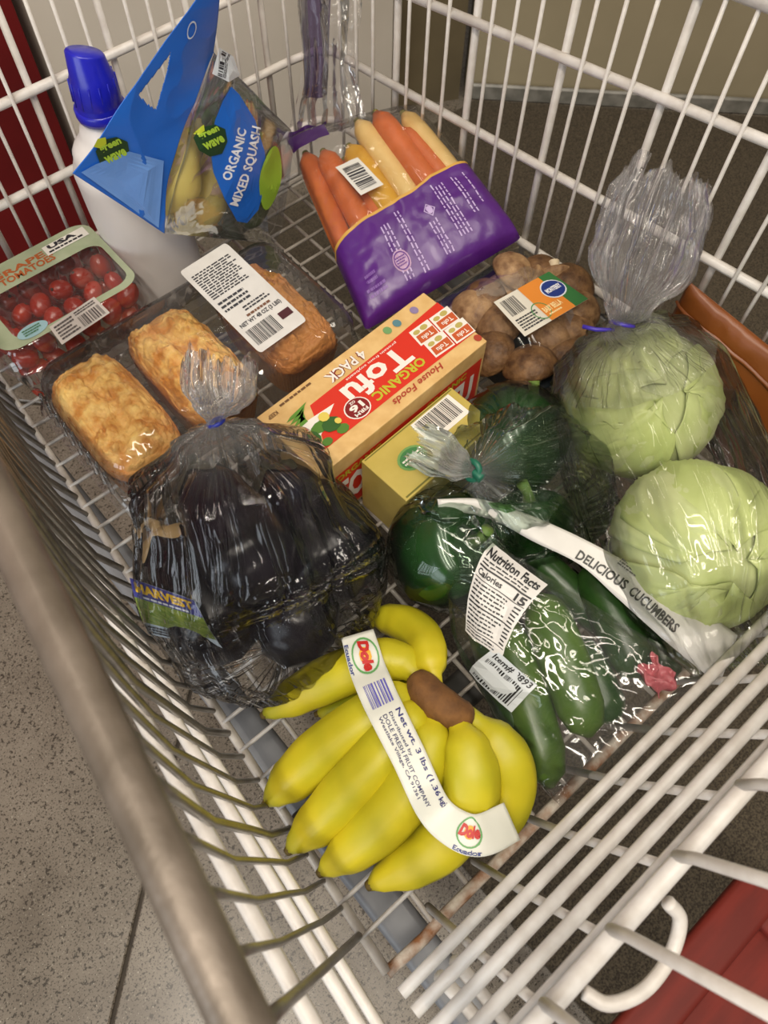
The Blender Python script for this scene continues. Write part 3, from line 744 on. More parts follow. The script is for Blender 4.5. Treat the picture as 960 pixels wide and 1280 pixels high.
pepper((.430, .262, .064), .058, .115, 1.9, 1.1, 'mid green bell pepper in the bag below the mushroom tray')
pepper((.375, .175, .046), .044, .085, 2.6, .8, 'green bell pepper half hidden under the white cucumber bag header')
FILM_P = film('clear_bag_pepper', base=.006, gain=.9, rough=.07, haze=.008, bump=.7, uv=(26, 1.8), tint='#f6fff8', gather=(.29, .14, .26))
pb = thing('pepper_bag', 'clear plastic bag of green peppers closed with a green tie', 'plastic bag', (.36, .22, 0))
pt = P(590, 588, .150)
tl_ = P(524, 556, .160)
mesh('bag_film', bag_tube([tl_, tl_.lerp(pt, .5), pt, pt + Vector((.03, -.012, -.022)), Vector((.375, .215, .065)), Vector((.380, .195, .02)), Vector((.380, .19, .006))],
     [(0, .036, .014), (.12, .036, .015), (.25, .018, .012), (.333, .005, .005), (.42, .05, .034), (.52, .085, .062), (.66, .112, .078), (.83, .11, .08), (.95, .07, .05), (1, .01, .01)],
     (.25, 1.0, .3), 100, 120, [(0, .3), (.2, .3), (.333, .2), (.42, .15), (.6, .05), (.8, .04), (1, .05)], seed=9, wr=.0024, ws=26, avoid=PES, rag=.02), FILM_P, pb)
GT_ = mat('green_tie', '#17604a', .4)
mesh('bag_tie', tube([pt + Vector((.004 * sin(a), .009 * cos(a), .009 * sin(a))) for a in [2 * pi * i / 14 for i in range(14)]], .0032, 8, closed=True), GT_, pb, label='green twist tie')
mesh('tie_end', box(pt.x - .004, pt.x + .006, pt.y - .014, pt.y - .002, pt.z - .004, pt.z + .006, .002), GT_, pb)

# ================================================================== MUSHROOM TRAY
x0, x1, y0, y1 = .496, .630, .294, .450
mt = thing('mushroom_tray', 'dark blue tray of brown mushrooms under cling film with an orange label', 'food container', (.57, .375, 0))
TRAY = mat('dark_blue_tray', '#1a2430', .3, '#141c26', 20)
mesh('tray', shell([ins(-.010, .064, .03), ins(-.010, .067, .03), ins(-.003, .067, .026), ins(.003, .030, .024), ins(.010, .006, .02), ins(.02, .004, .016)]), TRAY, mt, solid=.0015)
FILM_M = film('cling_film', base=.008, gain=.3, rough=.07, haze=.012, bump=.12, bs=20)
ff = surf_fn(lambda u, v: Vector((x0 - .012 + (x1 - x0 + .024) * u, y0 - .012 + (y1 - y0 + .024) * v, .068 + .054 * (sin(pi * min(max(u, 0), 1)) * sin(pi * min(max(v, 0), 1))) ** .8 + .002 * nz((u, v, 0), 7))))
fo = mesh('cling_film', grid(ff, 36, 36), FILM_M, mt)
BRN = [mat('mushroom_cap', '#5a3a1e', .62, '#93704a', 70, bump=.5, bs=160), mat('mushroom_cap_b', '#472c14', .62, '#7d5a36', 64, bump=.5, bs=160), mat('mushroom_cap_c', '#6e4d30', .62, '#a98760', 70, bump=.5, bs=160)]
STEM = mat('mushroom_stem', '#d8c8ac', .6, '#c6b392', 40, bump=.2)
def mushroom(px, py, z, r, k, tx, ty, lab_):
    r *= 1.26; c = P(px, py, z + .012); M = Matrix.Rotation(tx, 4, 'X') @ Matrix.Rotation(ty, 4, 'Y'); M = Matrix.Translation(c) @ M
    t = thing('brown_mushroom', lab_, 'mushroom', c - Vector((0, 0, r)), 'brown mushrooms under the cling film')
    prof = [(.001, .62), (.22, .61), (.5, .53), (.78, .34), (.95, .08), (1.0, -.10), (.97, -.22), (.86, -.26), (.5, -.16), (.30, -.14)]
    mesh('cap', lathe([(a * r, b * r) for a, b in prof[::-1]], 26, M), BRN[k], t)
    mesh('stem', lathe([(.30 * r, -.9 * r), (.33 * r, -.86 * r), (.27 * r, -.5 * r), (.30 * r, -.13 * r)], 16, M), STEM, t)
ML = 'brown mushroom cap among others pressed under the cling film'
for q in ((644, 340, .082, .024, 2, .25, .5, 'brown mushroom in the tray corner nearest the purple carrot bag'), (625, 362, .065, .020, 2, -.5, -.4, ML), (716, 356, .082, .025, 1, .3, .4, 'large brown mushroom next to the orange end of the tray label'),
          (588, 392, .062, .025, 2, -.2, -.7, ML), (622, 405, .068, .023, 0, -.2, -.2, ML), (662, 455, .066, .026, 1, -.5, .1, 'dark brown mushroom in the tray edge beside the pepper bag'),
          (612, 440, .060, .024, 1, -.4, -.5, ML), (690, 415, .070, .024, 0, -.1, .2, ML), (720, 408, .072, .022, 0, .1, .5, ML), (708, 438, .062, .022, 1, -.3, .4, ML),
          (605, 372, .070, .022, 1, -.2, -.3, ML), (678, 342, .078, .022, 1, .2, .1, ML), (726, 384, .080, .022, 0, .2, .5, ML), (690, 372, .066, .023, 0, 0, 0, ML), (655, 385, .064, .021, 0, 0, 0, ML)):
    mushroom(*q)
mushroom(663, 350, .080, .016, 2, 2.2, .5, 'mushroom turned over showing its pale stem beside the tray label')
mushroom(694, 344, .088, .016, 2, 2.0, -.6, 'small mushroom with its pale stem up at the cart side')
cA, cB, cC, cD = P(656, 421, .1235), P(735, 374, .1235), P(686, 340, .1235), P(617, 378, .1235)
MF = surf_fn(lambda u, v: (cA * (1 - u) + cB * u) * (1 - v) + (cD * (1 - u) + cC * u) * v)
ml = Print(MF).rect(0, 0, 1, 1, 4, 4).build('tray_label', ink('#d2cdc0'), mt, .0004, label='white and orange product label')
Print(MF).rect(.42, 0, .80, 1, 3, 3).build('orange_band', ink('#d8842e'), ml, .0008)
Print(MF).rect(.80, 0, 1, 1, 2, 3).build('green_band', ink('#2c6a34'), ml, .0008)
Print(MF).disc(.80, .60, .17, .25).build('oval_badge', ink('#d8dce4'), ml, .0011)
Print(MF).disc(.80, .60, .155, .22).build('badge_field', ink('#16307a'), ml, .0014)
Print(MF).text('MONTEREY', .68, .54, .92, .66, .04).build('lettering', ink('#e8eaf0'), ml, .0018)
Print(MF).text('BABY BELLA', .44, .20, .72, .34, .03).lines(.46, .10, .66, .17, 1).build('lettering', ink('#f0d9a0'), ml, .0012)
Print(MF).bars(.06, .50, .30, .92, 14).lines(.05, .08, .38, .42, 5).build('barcode', ink('#3a3a3c'), ml, .0008)
Print(MF).ring(.42, .30, .12, .22, .9).build('green_ring', ink('#4c8a50'), ml, .0011)
def uvimg(q, px, py):
    """(u,v) of a pixel inside the pixel quad q = top-left, top-right, bottom-right, bottom-left (u right, v up)"""
    A, B, C, D = [Vector(p) for p in q]; u = v = .5; t = Vector((px, py))
    for _ in range(12):
        p = (D * (1 - u) + C * u) * (1 - v) + (A * (1 - u) + B * u) * v
        du = (C - D) * (1 - v) + (B - A) * v; dv = (A * (1 - u) + B * u) - (D * (1 - u) + C * u); e = t - p
        det = du.x * dv.y - du.y * dv.x; u += (e.x * dv.y - e.y * dv.x) / det; v += (du.x * e.y - du.y * e.x) / det
    return u, v
def quadfn(f, pts):
    """sub-print frame on a surface f: four (u,v) corners bottom-left, bottom-right, top-right, top-left"""
    a, b, c, d = [Vector(p) for p in pts]
    def g(s, t, e=0):
        p = (a * (1 - s) + b * s) * (1 - t) + (d * (1 - s) + c * s) * t
        return f(p.x, p.y, e)
    return g

# ================================================================== CARROT BAG
CQ = ((358, 180), (520, 138), (650, 298), (458, 412))
cq3 = (P(*CQ[0], .105), P(*CQ[1], .155), P(*CQ[2], .098), P(*CQ[3], .05))
cb = thing('carrot_bag', 'clear and purple bag of mixed orange and yellow carrots leaning in the cart corner', 'vegetable bag', (cq3[2] + cq3[3]) / 2 - Vector((0, 0, .05)))
ct, cbt = pillow(*cq3, .042, .022, .003, 3, 26, .22); CT = surf_fn(ct)
FILM_C = film('clear_bag_carrot', base=.01, gain=.75, rough=.1, haze=.025, bump=.22, bs=16)
mesh('bag_film', grid(ct, 60, 70), FILM_C, cb)
mesh('bag_back', grid(cbt, 30, 40), FILM_C, cb)
cn = (cq3[2] - cq3[3]).cross(cq3[0] - cq3[3]).normalized()
def cbase(u, v): return (cq3[3] * (1 - u) + cq3[2] * u) * (1 - v) + (cq3[0] * (1 - u) + cq3[1] * u) * v
CARM = {'o': mat('orange_carrot', '#c8682e', .5, '#b0561f', 16, bump=.25, bs=50, stretch=(1, 1, 1)), 'y': mat('yellow_carrot', '#d3a32c', .5, '#c08f20', 16, bump=.25, bs=50), 'c': mat('cream_carrot', '#dcc07e', .5, '#cda964', 16, bump=.25, bs=50)}
def carrot(u0, v0, u1, v1, hh, r, k, label):
    a, b = cbase(u0, v0) + cn * (hh - .003), cbase(u1, v1) + cn * (hh * .6 - .003); n = 16; pts = []; rr = []
    keys = [(0, .28), (.03, .75), (.10, .98), (.5, .95), (.85, .72), (.96, .45), (1, .12)]
    for i in range(n + 1):
        t = i / n; pts.append(a.lerp(b, t) + cn * .004 * sin(pi * t)); rr.append(r * interp(keys, t) * (1 + .03 * nz((i * .7, u0 * 9, 0), 1)))
    t_ = thing('carrot', label, 'carrot', (a + b) / 2 - Vector((0, 0, r)), 'carrots in the purple bag')
    mesh('root', tube(pts, rr, 16), CARM[k], t_)
    mesh('crown', tube([pts[0] - (pts[1] - pts[0]).normalized() * .003, pts[0] + (pts[1] - pts[0]).normalized() * .002], [.004, .0055], 8), mat('carrot_crown', '#6f6a34', .8), t_)
for q in ((.10, .90, .06, .08, .010, .0155, 'o', 'orange carrot along the bag edge nearest the loaf container'), (.22, .86, .24, .06, .018, .0165, 'o', 'orange carrot beside the yellow one under the barcode sticker'),
          (.34, .80, .37, .05, .012, .013, 'o', 'thin orange carrot tucked beneath the yellow carrot'), (.40, .84, .47, .05, .020, .0165, 'y', 'deep yellow carrot under the white barcode sticker'),
          (.55, .97, .60, .05, .019, .0150, 'c', 'cream coloured carrot between the yellow carrot and a long orange one'), (.70, .99, .74, .05, .019, .0165, 'o', 'long orange carrot reaching highest in the bag'),
          (.82, .88, .86, .06, .012, .0145, 'o', 'orange carrot partly under the outer pale carrot'), (.885, .97, .925, .08, .012, .0135, 'c', 'pale yellow carrot along the cart wires')):
    carrot(*q)
PURP = mat('purple_print_film', '#54207a', .3, '#4a1a6c', 12, spec=.6, bump=.2, bs=40)
def vb(u): return .345 + .13 * u + .012 * sin(9 * u)
pp = mesh('purple_print', grid(lambda u, v: CT(u, v * vb(u), .0012), 60, 34, 0, 1, .0, 1), PURP, cb, label='purple printed lower part of the bag')
mesh('yellow_edge', grid(lambda u, v: CT(u, vb(u) + .014 * v, .0014), 60, 1), ink('#c79a45'), pp)
LIL = ink('#b9a3cf')
for uu, v0, v1, n in ((.30, .05, .33, 3), (.41, .04, .36, 2), (.56, .06, .24, 3), (.68, .10, .40, 4), (.82, .18, .42, 2), (.90, .22, .44, 1)):
    pr = Print(CT)
    for k in range(n):
        v = v0; u = uu + .022 * k; r_ = random.Random(int(uu * 100) + k)
        while v < v1 - .02:
            w = r_.uniform(.012, .035); pr.rect(u, v, u + .008, min(v + w, v1)); v += w + .008
    pr.build('lettering', LIL, pp, .002)
sd = Print(CT).disc(.325, .135, .050, .052).build('round_seal', ink('#b48fb0'), pp, .002)
Print(CT).ring(.325, .135, .043, .045, .85).lines(.295, .11, .355, .16, 4).build('seal_print', ink('#5a2480'), sd, .0024)
Print(CT).ring(.60, .285, .036, .036, .8, 4).disc(.60, .285, .018, .02).build('recycle_mark', LIL, pp, .002)
Print(CT).lines(.10, .12, .17, .17, 2).lines(.08, .06, .2, .11, 2).build('lettering', ink('#7d57a0'), pp, .002)
a_, b_, c_, d_ = [uvs_(ct, *p) for p in ((452, 245), (480, 232), (448, 198), (420, 210))]
BF = quadfn(CT, (a_, b_, c_, d_))
bs_ = Print(BF).rect(0, 0, 1, 1, 3, 3).build('barcode_sticker', ink('#d0ccc4'), cb, .002, label='white barcode sticker')
Print(BF).bars(.14, .12, .86, .88, 16, vert=False).build('barcode', ink('#26242a'), bs_, .0026)
# printed mouth of the bag, bunched up into the corner of the cart
mA, mB = cbase(0, 1), cbase(.62, 1.0)
uA, uB = PY(372, -8, .785), PY(452, -8, .775)
def mouth(u, v):
    p = mA.lerp(mB, u).lerp(uA.lerp(uB, u), v); w = sin(u * 19 + 2 * v) * .006 * (1 - .3 * v) + ridge(p, 20, 5) * .005
    squeeze = 1 - .25 * sin(pi * v) ** 2
    c = mA.lerp(mB, .5).lerp(uA.lerp(uB, .5), v); p = c + (p - c) * squeeze
    return p + Vector((-.5, -.8, .3)).normalized() * w
MO = surf_fn(mouth)
mf_ = mesh('bag_mouth', grid(mouth, 60, 60), film('clear_bag_mouth', base=.02, gain=.8, rough=.12, haze=.07, bump=.3, bs=16, hazecol='#e8e2ee'), cb)
PURPF = film('purple_tint_film', tint='#8d80a6', base=.02, gain=.7, rough=.14, haze=.22, bump=.3, bs=16, hazecol='#7d7094')
mesh('printed_strip', grid(lambda u, v: MO(u, v, .001), 30, 40, .12, .50, .30, 1.0), PURPF, mf_)
mesh('printed_strip', grid(lambda u, v: MO(u, v, .001), 40, 6, .02, .5, .0, .10), ink('#3b1a56', .3), mf_)
mesh('printed_strip', grid(lambda u, v: CT(u, v, .0016), 14, 6, .02, .30, .88, .96), ink('#3b1a56', .3), mf_)

# ================================================================== SQUASH BAG
SQ = ((90, 216), (272, -46), (362, 162), (342, 304))
s3 = (PY(*SQ[0], .678), PY(*SQ[1], .690), PY(*SQ[2], .735), PY(*SQ[3], .700))
sb = thing('squash_bag', 'blue and clear bag of organic mixed squash leaning on the white jug', 'vegetable bag', (.40, .71, 0))
sn = (s3[2] - s3[3]).cross(s3[0] - s3[3]).normalized()
HV = .50
sD, sC = PY(203, 291, .672), PY(268, 66, .700)
def sbase(u, v):
    if v > HV: k = (v - HV) / (1 - HV); return (sD * (1 - u) + sC * u) * (1 - k) + (s3[0] * (1 - u) + s3[1] * u) * k
    k = v / HV; return (s3[3] * (1 - u) + s3[2] * u) * (1 - k) + (sD * (1 - u) + sC * u) * k
def sqf(sgn, k):
    def f(u, v):
        p = sbase(u, v); uu = min(max(u, 0), 1); vv = min(max(v / HV, 0), 1)
        b = (max(sin(pi * uu), 0) ** .5) * (max(sin(pi * min(vv * .9 + .1, 1)), 0) ** .5)
        w = ridge(p, 20, 8) * .0025 + nz(p, 12, 4) * .004 * (1 if v > HV else .3)
        return p + sn * (sgn * k * b + w)
    return f
st_f = sqf(1, .020); ST = surf_fn(st_f)
FILM_S = film('clear_bag_squash', base=.012, gain=.4, rough=.1, haze=.05, bump=.2, bs=16, tint='#f2f6ff')
mesh('bag_film', grid(st_f, 50, 44, 0, 1, 0, HV + .09), FILM_S, sb)
def hv0(u): return HV + .085 * max(sin(pi * min(max(u, 0), 1)), 0)
mesh('bag_back', grid(sqf(-1, .042), 40, 30, 0, 1, 0, HV), film('blue_clear_back', tint='#c8d6ee', base=.04, gain=.8, haze=.10, hazecol='#a8c0e8', bump=.2, bs=16), sb)
BLUE = mat('blue_print_film', '#1a62c4', .3, '#2068cc', 10, spec=.5, bump=.12, bs=40)
BLUE2 = mat('light_blue_film', '#5f8fd8', .3, '#6c9ae0', 14, spec=.5, bump=.2, bs=40)
hp = [uvs_(st_f, *p) for p in ((173, 118), (210, 70), (213, 64), (208, 92), (195, 137), (183, 130))]
def inpoly(p, poly):
    c = False
    for i in range(len(poly)):
        a, b = poly[i], poly[i - 1]
        if (a[1] > p[1]) != (b[1] > p[1]) and p[0] < (b[0] - a[0]) * (p[1] - a[1]) / (b[1] - a[1]) + a[0]: c = not c
    return c
def holed(vf_uv, fn, e):
    V, F = vf_uv; keep = []
    for f in F:
        c = sum((V[i] for i in f), Vector()) / len(f)
        if not inpoly((c.x, c.y), hp): keep.append(f)
    return [fn(v.x, v.y, e) for v in V], keep
sh = mesh('blue_header', holed(grid(lambda u, v: (u, hv0(u) + (1 - hv0(u)) * v, 0), 130, 90, 0, 1, 0, 1), ST, .0005), BLUE, sb, label='blue printed header with a hand hole', solid=.0006)
lb_ = Print(ST).poly([uvs_(st_f, *p) for p in ((100, 214), (150, 250), (197, 284), (203, 200), (160, 188), (118, 204))], 8).build('light_blue_patch', BLUE2, sh, .0022)
def leafpts(c, d, w, n=22):
    """pointed oval from c-d to c+d in pixels"""
    c, d = Vector(c), Vector(d); s = Vector((-d.y, d.x)).normalized() * w; out = []
    for i in range(n):
        a = 2 * pi * i / n; q = cos(a); out.append(c + d * q + s * sin(a) * (1 - .25 * abs(q)))
    return [uvs_(st_f, p.x, p.y) for p in out]
LGRN = ink('#8fb83a', .35)
bl_ = Print(ST).poly([uvs_(st_f, *p) for p in ((288, 108), (298, 118), (318, 150), (330, 190), (332, 225), (322, 262), (308, 278), (296, 276), (280, 248), (266, 215), (262, 185), (268, 150), (278, 125))], 10).build('blue_leaf_panel', BLUE, sb, .0012, label='blue leaf shaped name panel')
gl_ = Print(ST).poly(leafpts((337, 222), (6, -40), 14), 6).build('green_leaf_mark', LGRN, sb, .0014)
def imgtext(s, p0, p1, hgt, col, par, e=.0018, bold=.03):
    """text whose baseline runs from pixel p0 to p1, hgt pixels tall"""
    p0, p1 = Vector(p0), Vector(p1); d = (p1 - p0); n = Vector((d.y, -d.x)).normalized() * hgt
    pts = [uvs_(st_f, *p) for p in (p0, p1, p1 + n, p0 + n)]
    Print(quadfn(ST, pts)).text(s, 0, 0, 1, 1, bold).build('lettering', ink(col), par, e)
imgtext('ORGANIC', (287, 226), (307, 162), 12, '#dfe6f2', bl_)
imgtext('MIXED SQUASH', (298, 258), (326, 160), 13, '#e8ecf4', bl_)
for (cx, cy, s, par) in ((140, 190, 1.0, sh), (263, 174, .95, sb)):
    o_ = [(-22, -2), (-14, -16), (4, -20), (18, -14), (21, 2), (14, 18), (-2, 22), (-16, 14)]
    lg = Print(ST).poly([uvs_(st_f, cx + a * s, cy + b * s) for a, b in o_], 3).build('brand_mark', ink('#173a1c'), par, .0020)
    Print(ST).poly([uvs_(st_f, cx + a * s, cy + b * s) for a, b in ((-25, -8), (-20, -18), (-10, -20), (-9, -12), (-16, -6))], 2).build('leaf_emblem', ink('#b5c22e'), lg, .0026)
    for w_, ox, oy in (('green', -14, 2), ('wave', -8, 14)):
        p0 = Vector((cx + ox * s, cy + oy * s)); p1 = p0 + Vector((26, -12)) * s; n_ = Vector((-13, -24)).normalized() * 10 * s
        Print(quadfn(ST, [uvs_(st_f, *p) for p in (p0, p1, p1 + n_, p0 + n_)])).text(w_, 0, 0, 1, 1, .04).build('lettering', ink('#9fc33c'), lg, .0026)
sk = Print(ST).poly([uvs_(st_f, *p) for p in ((272, 58), (290, 70), (298, 96), (284, 102), (264, 92))], 3).build('barcode_sticker', ink('#cfd6de'), sb, .0022, label='white barcode sticker')
Print(quadfn(ST, [uvs_(st_f, *p) for p in ((270, 94), (276, 60), (286, 66), (280, 98))])).bars(0, 0, 1, .55, 9).lines(0, .62, 1, 1, 3).build('barcode', ink('#2a2c34'), sk, .0028)
Print(quadfn(ST, [uvs_(st_f, *p) for p in ((230, 48), (236, 22), (246, 28), (240, 48))])).ring(.5, .5, .5, .5, .8).build('round_seal', ink('#c8d4e4'), sh, .002)
YSQ = mat('yellow_squash_skin', '#cdb558', .42, '#b89c3e', 18, spec=.5, bump=.08, bs=30)
ZUC = mat('zucchini_skin', '#2c4420', .35, '#46602e', 60, spec=.5)
def squash(a, b, r, m, label, name='yellow_squash', cat='squash'):
    keys = [(0, .10), (.05, .5), (.15, .82), (.32, 1), (.6, .78), (.85, .50), (.96, .42), (1, .30)]; n = 18
    t = thing(name, label, cat, (a + b) / 2 - Vector((0, 0, r)))
    pts = [a.lerp(b, i / n) + sn * .006 * sin(pi * i / n) for i in range(n + 1)]
    mesh('flesh', tube(pts, [r * interp(keys, i / n) for i in range(n + 1)], 20), m, t)
    mesh('stem', tube([pts[-1], pts[-1] + (b - a).normalized() * .014], [r * .26, r * .30], 8), PSTEM, t)
def sp3(px, py, d): return sbase(*uvs_(sbase, px, py)) - sn * d
squash(sp3(231, 278, .026), sp3(250, 142, .026), .028, YSQ, 'fat yellow squash beside the blue leaf panel')
squash(sp3(268, 292, .022), sp3(290, 170, .024), .023, YSQ, 'slim yellow squash behind the blue leaf panel edge')
squash(sp3(318, 290, .014), sp3(335, 185, .018), .022, ZUC, 'dark green zucchini behind the green leaf mark', 'zucchini', 'zucchini')

# ================================================================== CUCUMBER BAG
KQ = ((556, 640), (898, 852), (700, 1008), (572, 800))
k3 = (P(*KQ[0], .118), P(*KQ[1], .084), P(*KQ[2], .015), P(*KQ[3], .045))
kb = thing('cucumber_bag', 'clear bag of small cucumbers with a white printed header', 'vegetable bag', (.30, .07, 0))
kt, kbt = pillow(*k3, .036, .018, .0032, 6, 26, .35); KT = surf_fn(kt)
FILM_K = film('clear_bag_cucumber', base=.01, gain=.8, rough=.07, haze=.02, bump=.3, bs=16)
mesh('bag_film', grid(kt, 70, 60), FILM_K, kb)
mesh('bag_back', grid(kbt, 34, 30), FILM_K, kb)
WFILM = mat('white_print_film', '#d2cfca', .35, '#c6c3be', 20, spec=.5, bump=.12, bs=40)
hb_ = spline([P(548, 636, .122), P(612, 648, .118), P(665, 676, .114), P(725, 706, .108), P(770, 746, .102), P(830, 800, .095), P(899, 857, .086)], 6)
ht_ = spline([P(546, 624, .126), P(600, 624, .124), P(652, 640, .122), P(722, 670, .117), P(800, 712, .110), P(862, 750, .102), P(922, 794, .094)], 6)
def hsurf(u, v):
    x = min(max(u, 0), 1) * 36; i = min(int(x), 35); b = hb_[i].lerp(hb_[i + 1], x - i); t = ht_[i].lerp(ht_[i + 1], x - i)
    return b.lerp(t, v) + Vector((.2, .3, .9)) * .004 * sin(pi * v) * (1 + sin(u * 9))
HS = surf_fn(hsurf)
wh = mesh('white_header', grid(hsurf, 60, 8), WFILM, kb, label='white printed header strip', solid=.0004)
def ktext(s, p0, p1, hgt, col, par, e=.001, bold=.03):
    p0, p1 = Vector(p0), Vector(p1); d = p1 - p0; n = Vector((d.y, -d.x)).normalized() * hgt
    Print(quadfn(HS, [uvs_(hsurf, *p) for p in (p0, p1, p1 + n, p0 + n)])).text(s, 0, 0, 1, 1, bold).build('lettering', ink(col), par, e)
ktext('DELICIOUS', (718, 698), (780, 738), 13, '#2a2a26', wh); ktext('CUCUMBERS', (784, 742), (842, 792), 13, '#2a2a26', wh)
lg = Print(quadfn(HS, [uvs_(hsurf, *p) for p in ((604, 632), (640, 645), (648, 634), (614, 622))])).poly([(0, .2), (.2, .9), (.6, 1), (1, .5), (.8, 0), (.3, 0)], 3).build('leaf_emblem', ink('#3f6a2a'), wh, .002)
Print(quadfn(HS, [uvs_(hsurf, *p) for p in ((770, 705), (800, 728), (806, 720), (778, 698))])).lines(0, 0, 1, 1, 3).build('lettering', ink('#5a5a52'), wh, .002)
# nutrition facts panel printed on the film
nq = [uvs_(kt, *p) for p in ((583, 788), (628, 822), (684, 732), (615, 680))]
def nfn(s, t, e=0):
    a, b, c, d = [Vector(p) for p in nq]; p = (a * (1 - s) + b * s) * (1 - t) + (d * (1 - s) + c * s) * t
    p = p + Vector((-.012, 0)) * sin(pi * t); return KT(p.x, p.y, e)
np_ = Print(nfn).rect(0, 0, 1, 1, 8, 14).build('nutrition_panel', ink('#cfccc8', .35), kb, .0016, label='white nutrition facts panel')
BK = ink('#1a1a1c')
Print(nfn).text('Nutrition Facts', .05, .905, .95, .985, .03).lines(.05, .82, .9, .895, 2, .4, seed=3).rect(.03, .79, .97, .81, 6, 1).text('Calories', .05, .70, .50, .775, .03).text('15', .76, .68, .95, .775, .04).rect(.03, .665, .97, .675, 6, 1).lines(.05, .12, .78, .65, 11, .42, seed=9).lines(.84, .12, .96, .65, 11, .42, words=False, seed=7).rect(.03, .38, .97, .395, 6, 1).rect(.03, .10, .97, .11, 6, 1).lines(.05, .02, .9, .09, 2, .4, seed=5).build('lettering', BK, np_, .0022)
bq = [uvs_(kt, *p) for p in ((588, 838), (640, 890), (672, 856), (618, 810))]
BQ = quadfn(KT, bq)
bp_ = Print(BQ).rect(0, 0, 1, 1, 4, 4).build('barcode_panel', ink('#c2c8cc', .35), kb, .0016)
Print(BQ).bars(.08, .08, .92, .72, 22).text('Item# 9893', .10, .78, .95, .97, .02).build('barcode', BK, bp_, .0022)
CUC = [mat('cucumber_skin', '#3c5a1c', .32, '#54702a', 22, spec=.55, bump=.12, bs=70), mat('cucumber_skin_dark', '#1f3c18', .3, '#315222', 22, spec=.55, bump=.12, bs=70)]
def cucumber(pa, pb_, r, k, label):
    a, b = P(*pa), P(*pb_); n = 16; keys = [(0, .12), (.03, .48), (.09, .80), (.2, .97), (.5, 1), (.8, .95), (.92, .75), (.98, .4), (1, .1)]
    t = thing('cucumber', label, 'cucumber', (a + b) / 2 - Vector((0, 0, r)), 'small cucumbers in the clear bag')
    up = Vector((0, 0, 1)); pts = [a.lerp(b, i / n) + up * .005 * sin(pi * i / n) for i in range(n + 1)]
    V, F = tube(pts, [r * interp(keys, i / n) for i in range(n + 1)], 22)
    mesh('flesh', (V, F), CUC[k], t); d = (b - a).normalized()
    mesh('stem_scar', tube([pts[0] - d * .003, pts[0] + d * .003], [.003, .004], 8), PSTEM, t)
for q in (((672, 742, .062), (738, 922, .045), .0245, 0, 'light green cucumber lying uppermost in the bag beside the nutrition panel'), ((735, 705, .060), (800, 850, .045), .024, 1, 'dark green cucumber parallel to the uppermost one'),
          ((715, 800, .035), (765, 905, .030), .022, 1, 'dark cucumber tucked between two others near the pink clip'), ((625, 770, .040), (690, 985, .020), .024, 0, 'cucumber at the bottom of the bag next to the bananas'),
          ((600, 760, .030), (655, 935, .020), .022, 1, 'cucumber under the item barcode by the banana crown'), ((790, 745, .050), (840, 850, .040), .018, 1, 'dark cucumber under the white header beside the cabbages'),
          ((660, 690, .050), (760, 790, .030), .018, 1, 'cucumber lying crossways under the nutrition panel top')):
    cucumber(*q)
PINK = mat('pink_clip', '#b8626a', .4, '#a85058', 40)
pc = P(822, 845, .085)
pk = mesh('pink_clip', grid(lambda u, v: pc + Vector((.024 * (u - .5) + .003 * sin(9 * v), .030 * (v - .5) + .004 * sin(8 * u), .008 * ridge((u, v, 0), 3.1, 2) - .004)), 14, 14), PINK, kb, label='crumpled pink clip', solid=.001)

# ================================================================== BANANAS
BAN = mat('banana_peel', '#cdbb20', .45, '#a9a51c', 11, spec=.5, bump=.06, bs=30)
BANG = mat('banana_peel_greenish', '#9fa81f', .42, '#c2b41c', 18, spec=.5)
CROWN = mat('banana_crown', '#5a3a1c', .8, '#7a5228', 60, bump=.6, bs=90)
TIPM = mat('banana_tip', '#4a3a14', .8, '#6f5a1c', 60)
bu = thing('banana_bunch', 'bunch of ripe yellow bananas with a white printed band', 'bananas', (.08, .10, .006))
CR3 = P(556, 876, .088)
BP = []
def banana(pts, r, m):
    path = spline([P(*p) for p in pts], 7); n = len(path) - 1
    keys = [(0, .36), (.10, .40), (.22, .80), (.35, .98), (.7, 1.0), (.86, .84), (.95, .52), (.985, .30), (1, .20)]
    V, F = [], []; k = 15; a = None
    for i, p in enumerate(path):
        t = (path[min(i + 1, n)] - path[max(i - 1, 0)]).normalized()
        if a is None: a, b = frame(t)
        else: a = (a - t * a.dot(t)).normalized(); b = t.cross(a)
        rr = r * interp(keys, i / n); BP.append((p.copy(), rr))
        for j in range(k):
            w = 2 * pi * j / k; q = 1 + .075 * cos(5 * w) - .02 * cos(10 * w); V.append(p + (a * cos(w) + b * sin(w)) * rr * q)
    for i in range(n):
        for j in range(k): F.append((i * k + j, i * k + (j + 1) % k, (i + 1) * k + (j + 1) % k, (i + 1) * k + j))
    F.append(tuple(range(k))[::-1]); F.append(tuple(n * k + j for j in range(k)))
    o = mesh('banana', (V, F), m, bu)
    d = (path[-1] - path[-2]).normalized()
    mesh('blossom_tip', tube([path[-1] - d * .002, path[-1] + d * .004], [r * .24, r * .16], 8), TIPM, o)
banana(((536, 862, .082), (500, 828, .075), (448, 836, .066), (395, 858, .046), (331, 893, .024)), .0225, BAN)
banana(((540, 868, .070), (500, 868, .045), (450, 878, .034), (398, 892, .022)), .0165, BANG)
banana(((532, 862, .090), (496, 878, .082), (440, 912, .070), (388, 953, .050), (334, 1003, .024)), .0245, BAN)
banana(((540, 872, .092), (512, 902, .088), (470, 950, .076), (420, 1005, .052), (362, 1062, .024)), .0245, BAN)
banana(((548, 882, .092), (536, 930, .090), (508, 990, .074), (462, 1042, .050), (402, 1090, .024)), .0245, BAN)
banana(((566, 888, .092), (584, 940, .096), (586, 1000, .076), (545, 1060, .046), (463, 1106, .024)), .0260, BAN)
